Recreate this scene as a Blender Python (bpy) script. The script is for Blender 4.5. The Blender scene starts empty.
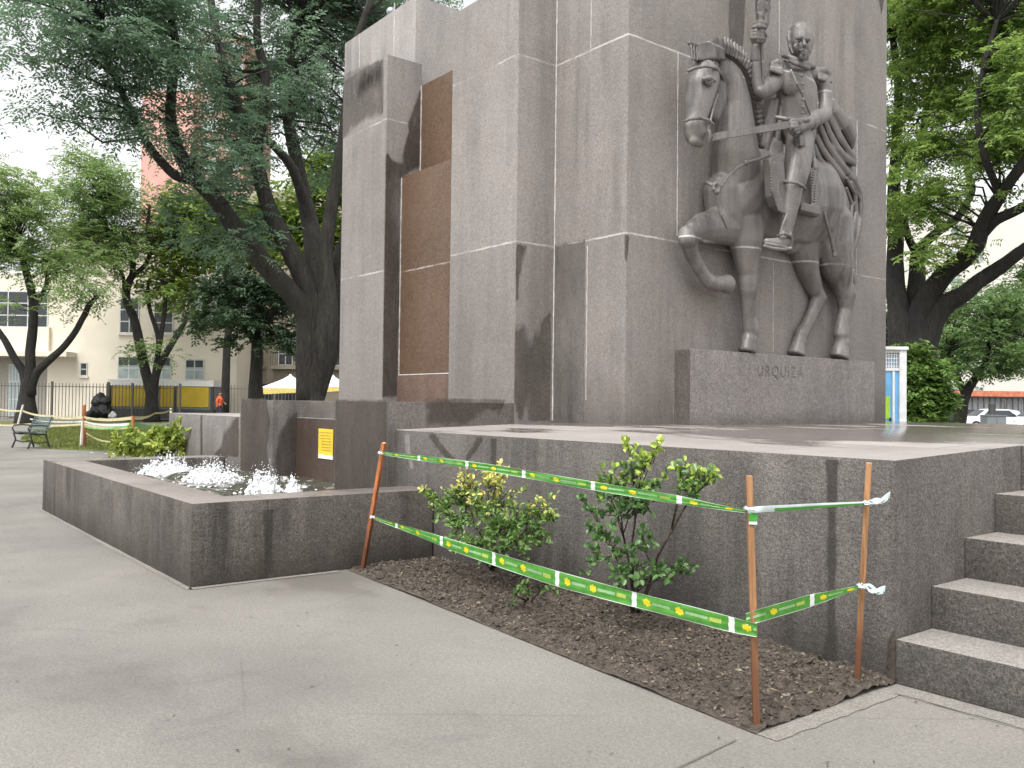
import bpy, bmesh, math, random
import numpy as np
from mathutils import Matrix, Vector
from math import radians, sin, cos, pi

rnd = random.Random(7)
RG = np.random.default_rng(11)
scene = bpy.context.scene
COL = scene.collection

# ------------------------------------------------------------------ camera, sky, sun, exposure
cam_d = bpy.data.cameras.new('camera')
cam = bpy.data.objects.new('camera', cam_d)
COL.objects.link(cam)
CR = [[0.615824, 0.00953, 0.787826], [0.787789, -0.022949, -0.615517], [0.012214, 0.999691, -0.02164]]
cam.matrix_world = Matrix(((CR[0][0], CR[0][1], CR[0][2], 0), (CR[1][0], CR[1][1], CR[1][2], 0),
                           (CR[2][0], CR[2][1], CR[2][2], 1.5), (0, 0, 0, 1)))
cam_d.sensor_width = 36
cam_d.lens = 36 * 879 / 1024
cam_d.clip_start = 0.05
cam_d.clip_end = 2000
scene.camera = cam

SUN_EL, SUN_AZ = radians(60), radians(-62)      # azimuth of the sun measured from +X, counter-clockwise
world = bpy.data.worlds.new('World')
scene.world = world
world.use_nodes = True
wn = world.node_tree
wn.nodes.clear()
sky = wn.nodes.new('ShaderNodeTexSky')
sky.sky_type = 'NISHITA'
sky.sun_disc = False
sky.sun_elevation = SUN_EL
sky.sun_rotation = pi / 2 - SUN_AZ
sky.air_density = 1.0
sky.dust_density = 4.0
hs = wn.nodes.new('ShaderNodeHueSaturation')      # overcast: the cloud layer takes the blue out of the sky
hs.inputs['Saturation'].default_value = 0.06
bg = wn.nodes.new('ShaderNodeBackground')
bg.inputs['Strength'].default_value = 0.15
wo = wn.nodes.new('ShaderNodeOutputWorld')
wn.links.new(sky.outputs[0], hs.inputs['Color'])
wn.links.new(hs.outputs[0], bg.inputs['Color'])
wn.links.new(bg.outputs[0], wo.inputs['Surface'])

sl = bpy.data.lights.new('sun', 'SUN')
sl.energy = 1.0
sl.angle = radians(22)
sl.color = (1.0, 0.97, 0.92)
so = bpy.data.objects.new('sun', sl)
COL.objects.link(so)
sd = Vector((cos(SUN_EL) * cos(SUN_AZ), cos(SUN_EL) * sin(SUN_AZ), sin(SUN_EL)))
so.rotation_euler = sd.to_track_quat('Z', 'Y').to_euler()
so.location = sd * 60

scene.view_settings.view_transform = 'Standard'
scene.view_settings.look = 'None'
scene.view_settings.gamma = 1
scene.view_settings.use_curve_mapping = False
scene.view_settings.exposure = 1.12
scene.cycles.max_bounces = 6
scene.cycles.transparent_max_bounces = 8

YAW = radians(142)
STREET = Matrix.Rotation(YAW - pi / 2, 4, 'Z')     # local X = to the right, local Y = away down the square

# ------------------------------------------------------------------ material helpers
def newmat(name):
    m = bpy.data.materials.new(name)
    m.use_nodes = True
    nt = m.node_tree
    nt.nodes.clear()
    out = nt.nodes.new('ShaderNodeOutputMaterial')
    b = nt.nodes.new('ShaderNodeBsdfPrincipled')
    nt.links.new(b.outputs[0], out.inputs[0])
    return m, nt, b, out

class G:
    """tiny node-graph writer"""
    def __init__(s, nt):
        s.nt = nt
        s.geo = nt.nodes.new('ShaderNodeNewGeometry')
        s.pos = s.geo.outputs['Position']
    def put(s, sock, v):
        if hasattr(v, 'is_linked') or isinstance(v, bpy.types.NodeSocket):
            s.nt.links.new(v, sock)
        else:
            sock.default_value = v
    def math(s, op, a, b=0.0, c=None, clamp=False):
        n = s.nt.nodes.new('ShaderNodeMath'); n.operation = op; n.use_clamp = clamp
        s.put(n.inputs[0], a); s.put(n.inputs[1], b)
        if c is not None: s.put(n.inputs[2], c)
        return n.outputs[0]
    def scaled(s, v, sc):
        n = s.nt.nodes.new('ShaderNodeVectorMath'); n.operation = 'MULTIPLY'
        s.put(n.inputs[0], v); n.inputs[1].default_value = sc
        return n.outputs[0]
    def noise(s, scale, detail=3, rough=.55, vec=None, stretch=None, dist=0.0):
        n = s.nt.nodes.new('ShaderNodeTexNoise')
        v = vec if vec is not None else s.pos
        if stretch: v = s.scaled(v, stretch)
        s.put(n.inputs['Vector'], v)
        n.inputs['Scale'].default_value = scale; n.inputs['Detail'].default_value = detail
        n.inputs['Roughness'].default_value = rough; n.inputs['Distortion'].default_value = dist
        return n.outputs['Fac']
    def vor(s, scale, feature='F1', vec=None):
        n = s.nt.nodes.new('ShaderNodeTexVoronoi'); n.feature = feature
        s.put(n.inputs['Vector'], vec if vec is not None else s.pos)
        n.inputs['Scale'].default_value = scale
        return n.outputs[0]
    def mr(s, v, a, b, c=0.0, d=1.0):
        n = s.nt.nodes.new('ShaderNodeMapRange'); n.clamp = True
        s.put(n.inputs[0], v)
        for i, x in zip((1, 2, 3, 4), (a, b, c, d)): n.inputs[i].default_value = x
        return n.outputs[0]
    def mix(s, f, a, b, typ='MIX'):
        n = s.nt.nodes.new('ShaderNodeMix'); n.data_type = 'RGBA'; n.blend_type = typ
        s.put(n.inputs[0], f)
        s.put(n.inputs[6], a if not isinstance(a, tuple) else (*a, 1)[:4])
        s.put(n.inputs[7], b if not isinstance(b, tuple) else (*b, 1)[:4])
        return n.outputs[2]
    def xyz(s, v=None):
        n = s.nt.nodes.new('ShaderNodeSeparateXYZ'); s.put(n.inputs[0], v if v is not None else s.pos)
        return n.outputs
    def bump(s, h, strength, dist, normal=None):
        n = s.nt.nodes.new('ShaderNodeBump'); n.inputs['Strength'].default_value = strength
        n.inputs['Distance'].default_value = dist; s.put(n.inputs['Height'], h)
        if normal is not None: s.put(n.inputs['Normal'], normal)
        return n.outputs[0]
    def random_island(s): return s.geo.outputs['Random Per Island']

def simple(name, col, rough=.6, metal=0.0, var=.12, scale=8.0, bump=0.0, bscale=40):
    m, nt, b, o = newmat(name); g = G(nt)
    n = g.noise(scale, 4)
    c = g.mix(g.mr(n, .3, .7), tuple(x * (1 - var) for x in col), tuple(min(1, x * (1 + var)) for x in col))
    nt.links.new(c, b.inputs['Base Color'])
    b.inputs['Roughness'].default_value = rough; b.inputs['Metallic'].default_value = metal
    if bump: nt.links.new(g.bump(g.noise(bscale, 4), bump, .02), b.inputs['Normal'])
    return m

JW = .013
def granite(name, base, grain=.35, streak=.35, blotch=.25, joints=(), low=None, rough=.62, bump=.35, gscale=55, damp=0.0, warm=0.0, tone=.07, spec=.35):
    """grey-brown granite: mineral grain, rain streaks down upright faces, damp near the foot, white pointed joints"""
    m, nt, b, o = newmat(name); g = G(nt)
    fine = g.noise(gscale, 3, .75)
    speck = g.vor(gscale * 1.6)
    x = g.math('ADD', g.mr(fine, .3, .7), g.mr(speck, .1, .55))
    x = g.mr(x, .5, 1.7, 1 - grain, 1 + grain)
    x = g.math('MULTIPLY', x, g.mr(g.noise(13, 4, .7), .32, .68, 1 - grain * .16, 1 + grain * .15))
    x = g.math('MULTIPLY', x, g.mr(g.noise(gscale * .42, 2, .6), .3, .7, 1 - grain * .42, 1 + grain * .42))
    spk = g.noise(gscale * 1.15, 2, .65)
    x = g.math('MULTIPLY', x, g.mr(spk, .36, .64, 1 - grain * .75, 1 + grain * .85))
    if joints:                                         # every course of blocks has its own tone
        zc = g.xyz()[2]; ci = g.math('ADD', g.math('GREATER_THAN', zc, joints[0]), g.math('GREATER_THAN', zc, joints[-1]))
        cx_ = g.xyz(); cell = g.math('ADD', g.math('MULTIPLY', ci, 7.31), g.math('ADD', g.math('FLOOR', g.math('MULTIPLY', cx_[0], .52)), g.math('MULTIPLY', g.math('FLOOR', g.math('ADD', g.math('MULTIPLY', cx_[1], .47), g.math('MULTIPLY', ci, .37))), 3.7)))
        wn_ = nt.nodes.new('ShaderNodeTexWhiteNoise'); wn_.noise_dimensions = '1D'; nt.links.new(cell, wn_.inputs['W'])
        x = g.math('MULTIPLY', x, g.mr(wn_.outputs['Value'], 0, 1, 1 - tone, 1 + tone))
    # slow colour changes from block to block
    bl = g.noise(.9, 5, .6)
    x = g.math('MULTIPLY', x, g.mr(bl, .3, .7, 1 - blotch, 1 + blotch * .6))
    st = g.noise(4.2, 6, .68, stretch=(1, 1, .06))
    st2 = g.noise(1.1, 3, .5)
    stf = g.math('MULTIPLY', g.mr(st, .44, .6), g.mr(st2, .35, .65))
    x = g.math('MULTIPLY', x, g.math('SUBTRACT', 1.0, g.math('MULTIPLY', stf, streak)))
    pale = g.math('MULTIPLY', g.mr(g.noise(5, 4, .6, stretch=(1, 1, .05)), .58, .72), g.mr(g.noise(.8, 2), .45, .62))
    x = g.math('ADD', x, g.math('MULTIPLY', pale, streak * .45))
    col = g.mix(g.mr(g.noise(1.4, 4), .35, .65), tuple(c * w for c, w in zip(base, (1.01, 1.0, .98))), tuple(c * w for c, w in zip(base, (.99, 1.0, 1.01))))
    mul = nt.nodes.new('ShaderNodeVectorMath'); mul.operation = 'SCALE'
    nt.links.new(col, mul.inputs[0]); nt.links.new(x, mul.inputs['Scale'])
    col = mul.outputs[0]
    rsock = g.mr(g.noise(2.3, 4), .3, .7, rough - .1, rough + .12)
    if low:                                            # dark algae and dirt creeping up from the foot: (z, height, amount)
        z = g.xyz()[2]
        edge = g.math('ADD', z, g.math('MULTIPLY', g.noise(2.0, 5, .65, stretch=(1, 1, .35)), -low[1] * 1.6))
        f = g.mr(edge, low[0] - low[1] * .9, low[0] + low[1] * .3, 1, 0)
        col = g.mix(g.math('MULTIPLY', f, low[2]), col, (base[0] * .3, base[1] * .28, base[2] * .25))
    if damp:
        d = g.mr(g.noise(.55, 5, .62), .52, .6)
        col = g.mix(g.math('MULTIPLY', d, damp), col, (base[0] * .34, base[1] * .3, base[2] * .27))
        rsock = g.math('SUBTRACT', rsock, g.math('MULTIPLY', d, .32))
    if joints:
        z = g.xyz()[2]
        wob = g.math('MULTIPLY', g.math('SUBTRACT', g.noise(7, 4), .5), .022)
        zz = g.math('ADD', z, wob)
        tot = None
        for j in joints:
            f = g.mr(g.math('ABSOLUTE', g.math('SUBTRACT', zz, j)), JW * .5, JW, 1, 0)
            tot = f if tot is None else g.math('MAXIMUM', tot, f)
        tot = g.math('MULTIPLY', tot, g.mr(g.noise(1.7, 4, .7), .4, .6, .05, .75))
        col = g.mix(tot, col, (.56, .54, .52))
    nt.links.new(col, b.inputs['Base Color'])
    nt.links.new(rsock, b.inputs['Roughness'])
    n1 = g.bump(fine, bump, .012)
    nt.links.new(g.bump(g.noise(9, 4), bump * .5, .02, n1), b.inputs['Normal'])
    b.inputs['Specular IOR Level'].default_value = spec
    return m

def film(mat):
    """a stain: the stone's own look, thinning out to nothing along the mesh attribute 'fade'"""
    nt = mat.node_tree; g = G(nt)
    out = [n for n in nt.nodes if n.type == 'OUTPUT_MATERIAL'][0]; b = [n for n in nt.nodes if n.type == 'BSDF_PRINCIPLED'][0]
    a = nt.nodes.new('ShaderNodeAttribute'); a.attribute_name = 'fade'
    n = g.math('ADD', g.math('MULTIPLY', g.noise(6, 6, .7, stretch=(1, 1, .5)), .8), g.math('MULTIPLY', g.noise(45, 3, .7), .3))
    f = g.mr(g.math('ADD', a.outputs['Fac'], g.math('SUBTRACT', n, .55)), .34, .72, 0, .92)
    f = g.math('MULTIPLY', f, g.mr(g.noise(3.5, 5, .65, stretch=(1, 1, .3)), .3, .62, .35, 1))
    t = nt.nodes.new('ShaderNodeBsdfTransparent'); mx = nt.nodes.new('ShaderNodeMixShader')
    nt.links.new(f, mx.inputs[0]); nt.links.new(t.outputs[0], mx.inputs[1]); nt.links.new(b.outputs[0], mx.inputs[2]); nt.links.new(mx.outputs[0], out.inputs[0])
    return mat

def leafmat(name, dark, light, tip=None, trans=.3, rough=.45, nscale=.7):
    m, nt, b, o = newmat(name); g = G(nt)
    f = g.math('ADD', g.math('MULTIPLY', g.random_island(), .55), g.math('MULTIPLY', g.mr(g.noise(nscale, 3), .3, .7), .55), clamp=True)
    c = g.mix(f, dark, light)
    if tip:                                            # young shoots above a given height: (colour, z0, z1)
        z = g.xyz()[2]
        zz = g.math('ADD', z, g.math('MULTIPLY', g.math('SUBTRACT', g.random_island(), .5), .35))
        c = g.mix(g.mr(zz, tip[1], tip[2]), c, tip[0])
    nt.links.new(c, b.inputs['Base Color'])
    b.inputs['Roughness'].default_value = rough
    b.inputs['Specular IOR Level'].default_value = .4
    t = nt.nodes.new('ShaderNodeBsdfTranslucent'); nt.links.new(c, t.inputs['Color'])
    mx = nt.nodes.new('ShaderNodeMixShader'); mx.inputs[0].default_value = trans
    nt.links.new(b.outputs[0], mx.inputs[1]); nt.links.new(t.outputs[0], mx.inputs[2])
    nt.links.new(mx.outputs[0], o.inputs[0])
    return m

def barkmat(name, col):
    m, nt, b, o = newmat(name); g = G(nt)
    n = g.noise(6, 6, .65, stretch=(1, 1, .25))
    fur = g.noise(15, 5, .7, stretch=(1, 1, .13), dist=1.2)       # long furrows
    n2 = g.noise(1.2, 3)
    c = g.mix(g.mr(n, .35, .65), tuple(x * .6 for x in col), tuple(x * 1.4 for x in col))
    c = g.mix(g.mr(fur, .42, .56, .75, 0), c, tuple(x * .3 for x in col))
    c = g.mix(g.math('MULTIPLY', g.mr(n2, .45, .65), .4), c, (col[0] * .85, col[1] * 1.15, col[2] * .75))
    nt.links.new(c, b.inputs['Base Color']); b.inputs['Roughness'].default_value = .85
    nt.links.new(g.bump(g.math('ADD', g.math('MULTIPLY', fur, 1.4), n), 1.0, .09), b.inputs['Normal'])
    return m

# ------------------------------------------------------------------ object helpers
MW = {}
def props(o, label=None, cat=None, group=None, kind=None):
    if label: o['label'] = label
    if cat: o['category'] = cat
    if group: o['group'] = group
    if kind: o['kind'] = kind
    return o

def thing(name, label, cat, loc=(0, 0, 0), rot=None, group=None):
    o = bpy.data.objects.new(name, None)
    o.empty_display_size = .3
    COL.objects.link(o)
    M = Matrix.Translation(loc) @ (rot if rot is not None else Matrix.Identity(4))
    o.matrix_world = M
    MW[o.name] = M
    return props(o, label, cat, group)

def mk(name, V, F, mat, parent=None, smooth=False, local=False, label=None, cat=None, group=None, kind=None, uvs=None):
    """ONE mesh object; V in world metres, or in the parent's own frame with local=True"""
    V = np.asarray(V, dtype=np.float32).reshape(-1, 3)
    me = bpy.data.meshes.new(name)
    if isinstance(F, np.ndarray):
        n, k = F.shape
        me.vertices.add(len(V)); me.loops.add(n * k); me.polygons.add(n)
        if parent is not None and not local:
            Mi = np.array(MW[parent.name].inverted()); V = V @ Mi[:3, :3].T + Mi[:3, 3]
        me.vertices.foreach_set('co', V.astype(np.float32).ravel())
        me.loops.foreach_set('vertex_index', F.astype(np.int32).ravel())
        me.polygons.foreach_set('loop_start', np.arange(0, n * k, k, dtype=np.int32))
        me.update(calc_edges=True)
    else:
        if parent is not None and not local:
            Mi = np.array(MW[parent.name].inverted()); V = V @ Mi[:3, :3].T + Mi[:3, 3]
        me.from_pydata(V.tolist(), [], F)
        me.update()
    if uvs is not None:
        ul = me.uv_layers.new(name='UVMap')
        li = np.zeros(len(me.loops), dtype=np.int32); me.loops.foreach_get('vertex_index', li)
        ul.data.foreach_set('uv', np.asarray(uvs, dtype=np.float32)[li].ravel())
    if smooth:
        me.polygons.foreach_set('use_smooth', np.ones(len(me.polygons), dtype=bool))
    me.materials.append(mat)
    o = bpy.data.objects.new(name, me)
    COL.objects.link(o)
    if parent is not None:
        o.parent = parent
        MW[o.name] = MW[parent.name]
    return props(o, label, cat, group, kind)

class MB:
    """collects shapes into one mesh"""
    def __init__(s): s.V = []; s.F = []
    def add(s, V, F):
        b = len(s.V); s.V += [tuple(v) for v in V]; s.F += [tuple(i + b for i in f) for f in F]; return s
    def box(s, x0, x1, y0, y1, z0, z1, bev=0.0, M=None):
        if x0 > x1: x0, x1 = x1, x0
        if y0 > y1: y0, y1 = y1, y0
        if z0 > z1: z0, z1 = z1, z0
        if bev <= 0:
            V = [(x, y, z) for z in (z0, z1) for y in (y0, y1) for x in (x0, x1)]
            F = [(0, 2, 3, 1), (4, 5, 7, 6), (0, 1, 5, 4), (1, 3, 7, 5), (3, 2, 6, 7), (2, 0, 4, 6)]
        else:
            bm = bmesh.new()
            bmesh.ops.create_cube(bm, size=1)
            for v in bm.verts:
                v.co = Vector(((x0 + x1) / 2 + v.co.x * (x1 - x0), (y0 + y1) / 2 + v.co.y * (y1 - y0), (z0 + z1) / 2 + v.co.z * (z1 - z0)))
            bmesh.ops.bevel(bm, geom=list(bm.edges), offset=bev, segments=2, affect='EDGES', profile=.6)
            bm.verts.index_update()
            V = [v.co.copy() for v in bm.verts]; F = [[v.index for v in f.verts] for f in bm.faces]; bm.free()
        if M is not None: V = [M @ Vector(v) for v in V]
        return s.add(V, F)
    def tube(s, pts, n=8, flat=1.0, axis=(1, 0, 0), cap=True, M=None):
        """tapered tube through (x,y,z,r); flat squashes the section along axis"""
        P = [Vector(p[:3]) for p in pts]; R = [p[3] for p in pts]
        if cap and len(P) > 1:
            d0 = (P[0] - P[1]).normalized(); d1 = (P[-1] - P[-2]).normalized()
            k = .6 if cap is True else cap
            P = [P[0] + d0 * R[0] * k, P[0] + d0 * R[0] * k * .7] + P + [P[-1] + d1 * R[-1] * k * .7, P[-1] + d1 * R[-1] * k]
            R = [R[0] * .25, R[0] * .75] + R + [R[-1] * .75, R[-1] * .25]
        A = Vector(axis)
        rings = []
        prev = None
        for i, p in enumerate(P):
            t = (P[min(i + 1, len(P) - 1)] - P[max(i - 1, 0)])
            if t.length < 1e-9: t = Vector((0, 0, 1))
            t.normalize()
            u = t.cross(A)
            if u.length < .15:
                u = prev.copy() if prev is not None else t.orthogonal()
                u -= t * u.dot(t)
            u.normalize()
            if prev is not None and u.dot(prev) < 0: u = -u
            prev = u
            w = u.cross(t).normalized()
            rings.append([p + u * R[i] * cos(2 * pi * k / n) + w * R[i] * flat * sin(2 * pi * k / n) for k in range(n)])
        V = [v for r in rings for v in r]
        F = [(i * n + k, i * n + (k + 1) % n, (i + 1) * n + (k + 1) % n, (i + 1) * n + k) for i in range(len(P) - 1) for k in range(n)]
        F += [tuple(range(n - 1, -1, -1)), tuple((len(P) - 1) * n + k for k in range(n))]
        if M is not None: V = [M @ v for v in V]
        return s.add(V, F)
    def ball(s, c, r, flat=(1, 1, 1), n=12, m=8, M=None):
        V = []; F = []
        for i in range(1, m):
            a = pi * i / m
            for k in range(n):
                b = 2 * pi * k / n
                V.append(Vector((c[0] + r * flat[0] * sin(a) * cos(b), c[1] + r * flat[1] * sin(a) * sin(b), c[2] + r * flat[2] * cos(a))))
        V += [Vector((c[0], c[1], c[2] + r * flat[2])), Vector((c[0], c[1], c[2] - r * flat[2]))]
        t = len(V) - 2
        for i in range(m - 2):
            for k in range(n):
                F.append((i * n + k, (i + 1) * n + k, (i + 1) * n + (k + 1) % n, i * n + (k + 1) % n))
        for k in range(n):
            F.append((t, k, (k + 1) % n)); F.append((t + 1, (m - 2) * n + (k + 1) % n, (m - 2) * n + k))
        if M is not None: V = [M @ v for v in V]
        return s.add(V, F)
    def prism(s, poly, off, M=None):
        """closed outline (3-D points) pushed along off"""
        o = Vector(off); n = len(poly)
        V = [Vector(p) for p in poly] + [Vector(p) + o for p in poly]
        F = [tuple(range(n - 1, -1, -1)), tuple(range(n, 2 * n))] + [(i, (i + 1) % n, n + (i + 1) % n, n + i) for i in range(n)]
        if M is not None: V = [M @ v for v in V]
        return s.add(V, F)
    def build(s, name, mat, parent=None, smooth=False, local=False, **kw):
        return mk(name, s.V, s.F, mat, parent, smooth, local, **kw)

def fix_normals(o):
    bm = bmesh.new(); bm.from_mesh(o.data); bmesh.ops.recalc_face_normals(bm, faces=bm.faces); bm.to_mesh(o.data); bm.free()
    return o

def autosmooth(o, ang=40):
    bm = bmesh.new(); bm.from_mesh(o.data); bmesh.ops.recalc_face_normals(bm, faces=bm.faces)
    for f in bm.faces: f.smooth = True
    for e in bm.edges:
        if len(e.link_faces) != 2 or e.calc_face_angle(0) > radians(ang): e.smooth = False
    bm.to_mesh(o.data); bm.free()
    return o

def melt(mb, voxel, smooth=3, factor=.5):
    """weld all shapes of mb into one continuous skin; returns vertices and faces"""
    me = bpy.data.meshes.new('tmp'); me.from_pydata([tuple(v) for v in mb.V], [], mb.F); me.update()
    bm = bmesh.new(); bm.from_mesh(me); bmesh.ops.recalc_face_normals(bm, faces=bm.faces); bm.to_mesh(me); bm.free()
    o = bpy.data.objects.new('tmp', me); COL.objects.link(o)
    r = o.modifiers.new('r', 'REMESH'); r.mode = 'VOXEL'; r.voxel_size = voxel
    if smooth:
        q = o.modifiers.new('s', 'SMOOTH'); q.iterations = smooth; q.factor = factor
    dg = bpy.context.evaluated_depsgraph_get(); dg.update()
    em = bpy.data.meshes.new_from_object(o.evaluated_get(dg))
    n = len(em.vertices); V = np.zeros(n * 3, dtype=np.float32); em.vertices.foreach_get('co', V)
    F = [tuple(p.vertices) for p in em.polygons]
    bpy.data.objects.remove(o); bpy.data.meshes.remove(me); bpy.data.meshes.remove(em)
    return V.reshape(-1, 3), F

def dent(V, c, r, depth, axis=(-1, 0, 0)):
    d = np.linalg.norm(V - np.array(c), axis=1)
    w = np.clip(1 - d / r, 0, 1); w = w * w * (3 - 2 * w)
    V += np.outer(w * depth, np.array(axis))
    return V

# ------------------------------------------------------------------ leaves
def unit(a): return a / (np.linalg.norm(a, axis=1, keepdims=True) + 1e-9)

def leaflets(base, d, n, L, Wd):
    """diamond leaflets: base point, direction, normal -> vertices, quads"""
    s = unit(np.cross(d, n))
    L = np.asarray(L).reshape(-1, 1); Wd = np.asarray(Wd).reshape(-1, 1)
    fold = n * Wd * .25
    V = np.stack([base, base + d * L * .5 + s * Wd * .5 + fold, base + d * L, base + d * L * .5 - s * Wd * .5 + fold], 1).reshape(-1, 3)
    F = np.arange(len(V)).reshape(-1, 4)
    return V, F

def sprigs(c, d, length, pairs, L, Wd, droop=.35):
    """pinnate sprays: one rachis per centre, leaflets both sides"""
    n = len(c)
    out_b = []; out_d = []; out_n = []
    up = np.tile(np.array([[0, 0, 1.0]]), (n, 1))
    side = unit(np.cross(d, up + RG.normal(0, .25, (n, 3))))
    nor = unit(np.cross(side, d))
    for i in range(pairs):
        t = (i + .6) / pairs
        b = c + d * length * t + np.array([0, 0, -1.0]) * droop * length * t * t
        for sg in (-1, 1):
            dd = unit(d * .55 + side * sg + np.array([0, 0, -.35]) + RG.normal(0, .15, (n, 3)))
            out_b.append(b); out_d.append(dd); out_n.append(unit(nor + RG.normal(0, .3, (n, 3))))
    b = np.concatenate(out_b); dd = np.concatenate(out_d); nn = np.concatenate(out_n)
    sz = RG.uniform(.75, 1.25, len(b))
    return leaflets(b, dd, nn, L * sz, Wd * sz)

def blob_points(blobs, n, shell=.5):
    """blobs: (x,y,z,rx,rz) ; returns n points, outward directions; thinner towards blob centres"""
    B = np.array(blobs, float)
    w = B[:, 3] ** 2 * B[:, 4]; w = w ** .8; w /= w.sum()
    idx = RG.choice(len(B), n, p=w)
    d = unit(RG.normal(0, 1, (n, 3)))
    r = RG.uniform(0, 1, n) ** shell
    p = B[idx, :3] + d * r[:, None] * np.stack([B[idx, 3], B[idx, 3], B[idx, 4]], 1)
    return p, d

def crown(blobs, clusters, per, spread, length, pairs, L, Wd, droop=.35, flatten=.55):
    c, d = blob_points(blobs, clusters)
    cc = np.repeat(c, per, 0) + RG.normal(0, 1, (clusters * per, 3)) * spread * np.array([1, 1, flatten])
    dd = unit(RG.normal(0, 1, (clusters * per, 3)) * np.array([1, 1, .35]) + np.repeat(d, per, 0) * .5)
    V, F = sprigs(cc, dd, length, pairs, L, Wd, droop)
    return V, F, c

def limbs_mesh(limbs, n=9, wob=.0):
    mb = MB()
    for l in limbs:
        pts = []
        for a, b in zip(l[:-1], l[1:]):               # finer steps so that limbs bend
            steps = 4
            for k in range(steps):
                t = k / steps
                j = wob * (a[3] + b[3])
                pts.append((a[0] + (b[0] - a[0]) * t + rnd.uniform(-j, j), a[1] + (b[1] - a[1]) * t + rnd.uniform(-j, j), a[2] + (b[2] - a[2]) * t, (a[3] + (b[3] - a[3]) * t) * rnd.uniform(.93, 1.07)))
        pts.append(l[-1])
        # smooth
        for _ in range(2):
            pts = [pts[0]] + [tuple((pts[i - 1][q] + 2 * pts[i][q] + pts[i + 1][q]) / 4 for q in range(4)) for i in range(1, len(pts) - 1)] + [pts[-1]]
        mb.tube(pts, n, cap=False, axis=(.3, .2, .93) if abs(l[0][2] - l[-1][2]) < .5 else (1, 0, 0))
    return mb

def twigs(mb, limbs, targets, r=.03, maxn=400, lim=6.0):
    """thin boughs from the nearest limb out to leaf clusters"""
    J = []
    for l in limbs:
        for a, b in zip(l[:-1], l[1:]):
            for k in range(4):
                t = k / 4; J.append([a[q] + (b[q] - a[q]) * t for q in range(4)])
    J = np.array(J)
    sel = targets if len(targets) <= maxn else targets[RG.choice(len(targets), maxn, False)]
    for c in sel:
        d = np.linalg.norm(J[:, :3] - c, axis=1) + np.maximum(0, J[:, 2] - c[2]) * .6
        i = int(np.argmin(d)); a = J[i]
        if d[i] > lim: continue
        rr = min(a[3] * .6, r)
        m1 = a[:3] + (c - a[:3]) * .35 + RG.normal(0, .08, 3) * d[i] + np.array([0, 0, .08 * d[i]])
        m2 = a[:3] + (c - a[:3]) * .7 + RG.normal(0, .07, 3) * d[i] + np.array([0, 0, .08 * d[i]])
        mb.tube([(*a[:3], rr), (*m1, rr * .75), (*m2, rr * .5), (*c, rr * .25)], 5, cap=False)
    return mb
# ------------------------------------------------------------------ ground
def pavement_mat():
    m, nt, b, o = newmat('pavement'); g = G(nt)
    fine = g.noise(90, 3, .8)
    x = g.mr(fine, .25, .75, .8, 1.2)
    x = g.math('MULTIPLY', x, g.mr(g.noise(28, 4, .7), .3, .7, .9, 1.1))
    x = g.math('MULTIPLY', x, g.mr(g.noise(65, 3, .75), .32, .68, .76, 1.24))
    x = g.math('MULTIPLY', x, g.mr(g.noise(170, 2, .7), .3, .7, .82, 1.18))
    x = g.math('MULTIPLY', x, g.mr(g.noise(.55, 6, .6), .3, .7, .78, 1.14))
    x = g.math('MULTIPLY', x, g.mr(g.noise(2.6, 5, .65, dist=.6), .55, .72, 1, .86))
    peb = g.mr(g.vor(70), .0, .16, 1, 0)
    col = g.mix(g.mr(g.noise(.35, 4), .35, .65), (.2, .187, .168), (.184, .174, .158))
    mul = nt.nodes.new('ShaderNodeVectorMath'); mul.operation = 'SCALE'
    nt.links.new(col, mul.inputs[0]); nt.links.new(x, mul.inputs['Scale'])
    col = g.mix(g.math('MULTIPLY', peb, g.mr(g.noise(30, 1), .55, .65, 0, .5)), mul.outputs[0], (.36, .34, .31))
    # wet film, wide soft-edged patches
    wet = g.mr(g.noise(.32, 5, .6, stretch=(1, 1.6, 1)), .55, .64)
    # dark spots: gum, drips
    sp = g.mr(g.vor(1.7), .012, .03, 1, 0)
    col = g.mix(g.math('MULTIPLY', sp, .6), col, (.06, .055, .05))
    col = g.mix(g.math('MULTIPLY', wet, .32), col, (.11, .1, .09))
    crack = g.mr(g.vor(.32, 'DISTANCE_TO_EDGE', vec=None), .0, .004, 1, 0)
    crack = g.math('MULTIPLY', crack, g.mr(g.noise(.7, 2), .5, .56))
    col = g.mix(g.math('MULTIPLY', crack, .3), col, (.07, .065, .06))
    nt.links.new(col, b.inputs['Base Color'])
    nt.links.new(g.math('SUBTRACT', .8, g.math('MULTIPLY', wet, .38)), b.inputs['Roughness'])
    nt.links.new(g.bump(fine, .35, .01), b.inputs['Normal'])
    return m
PAVE = pavement_mat()
mk('ground', [(-400, -400, -.008), (400, -400, -.008), (400, 400, -.008), (-400, 400, -.008)], [(0, 1, 2, 3)], simple('packed_earth', (.16, .14, .11), .95), kind='structure')
def sheet(name, poly, z, mat):
    return mk(name, [(p[0], p[1], z) for p in poly], [tuple(range(len(poly)))], mat, kind='structure')
sheet('pavement', [(-70, -40), (40, -40), (40, 60), (-70, 60)], 0, PAVE)

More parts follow.
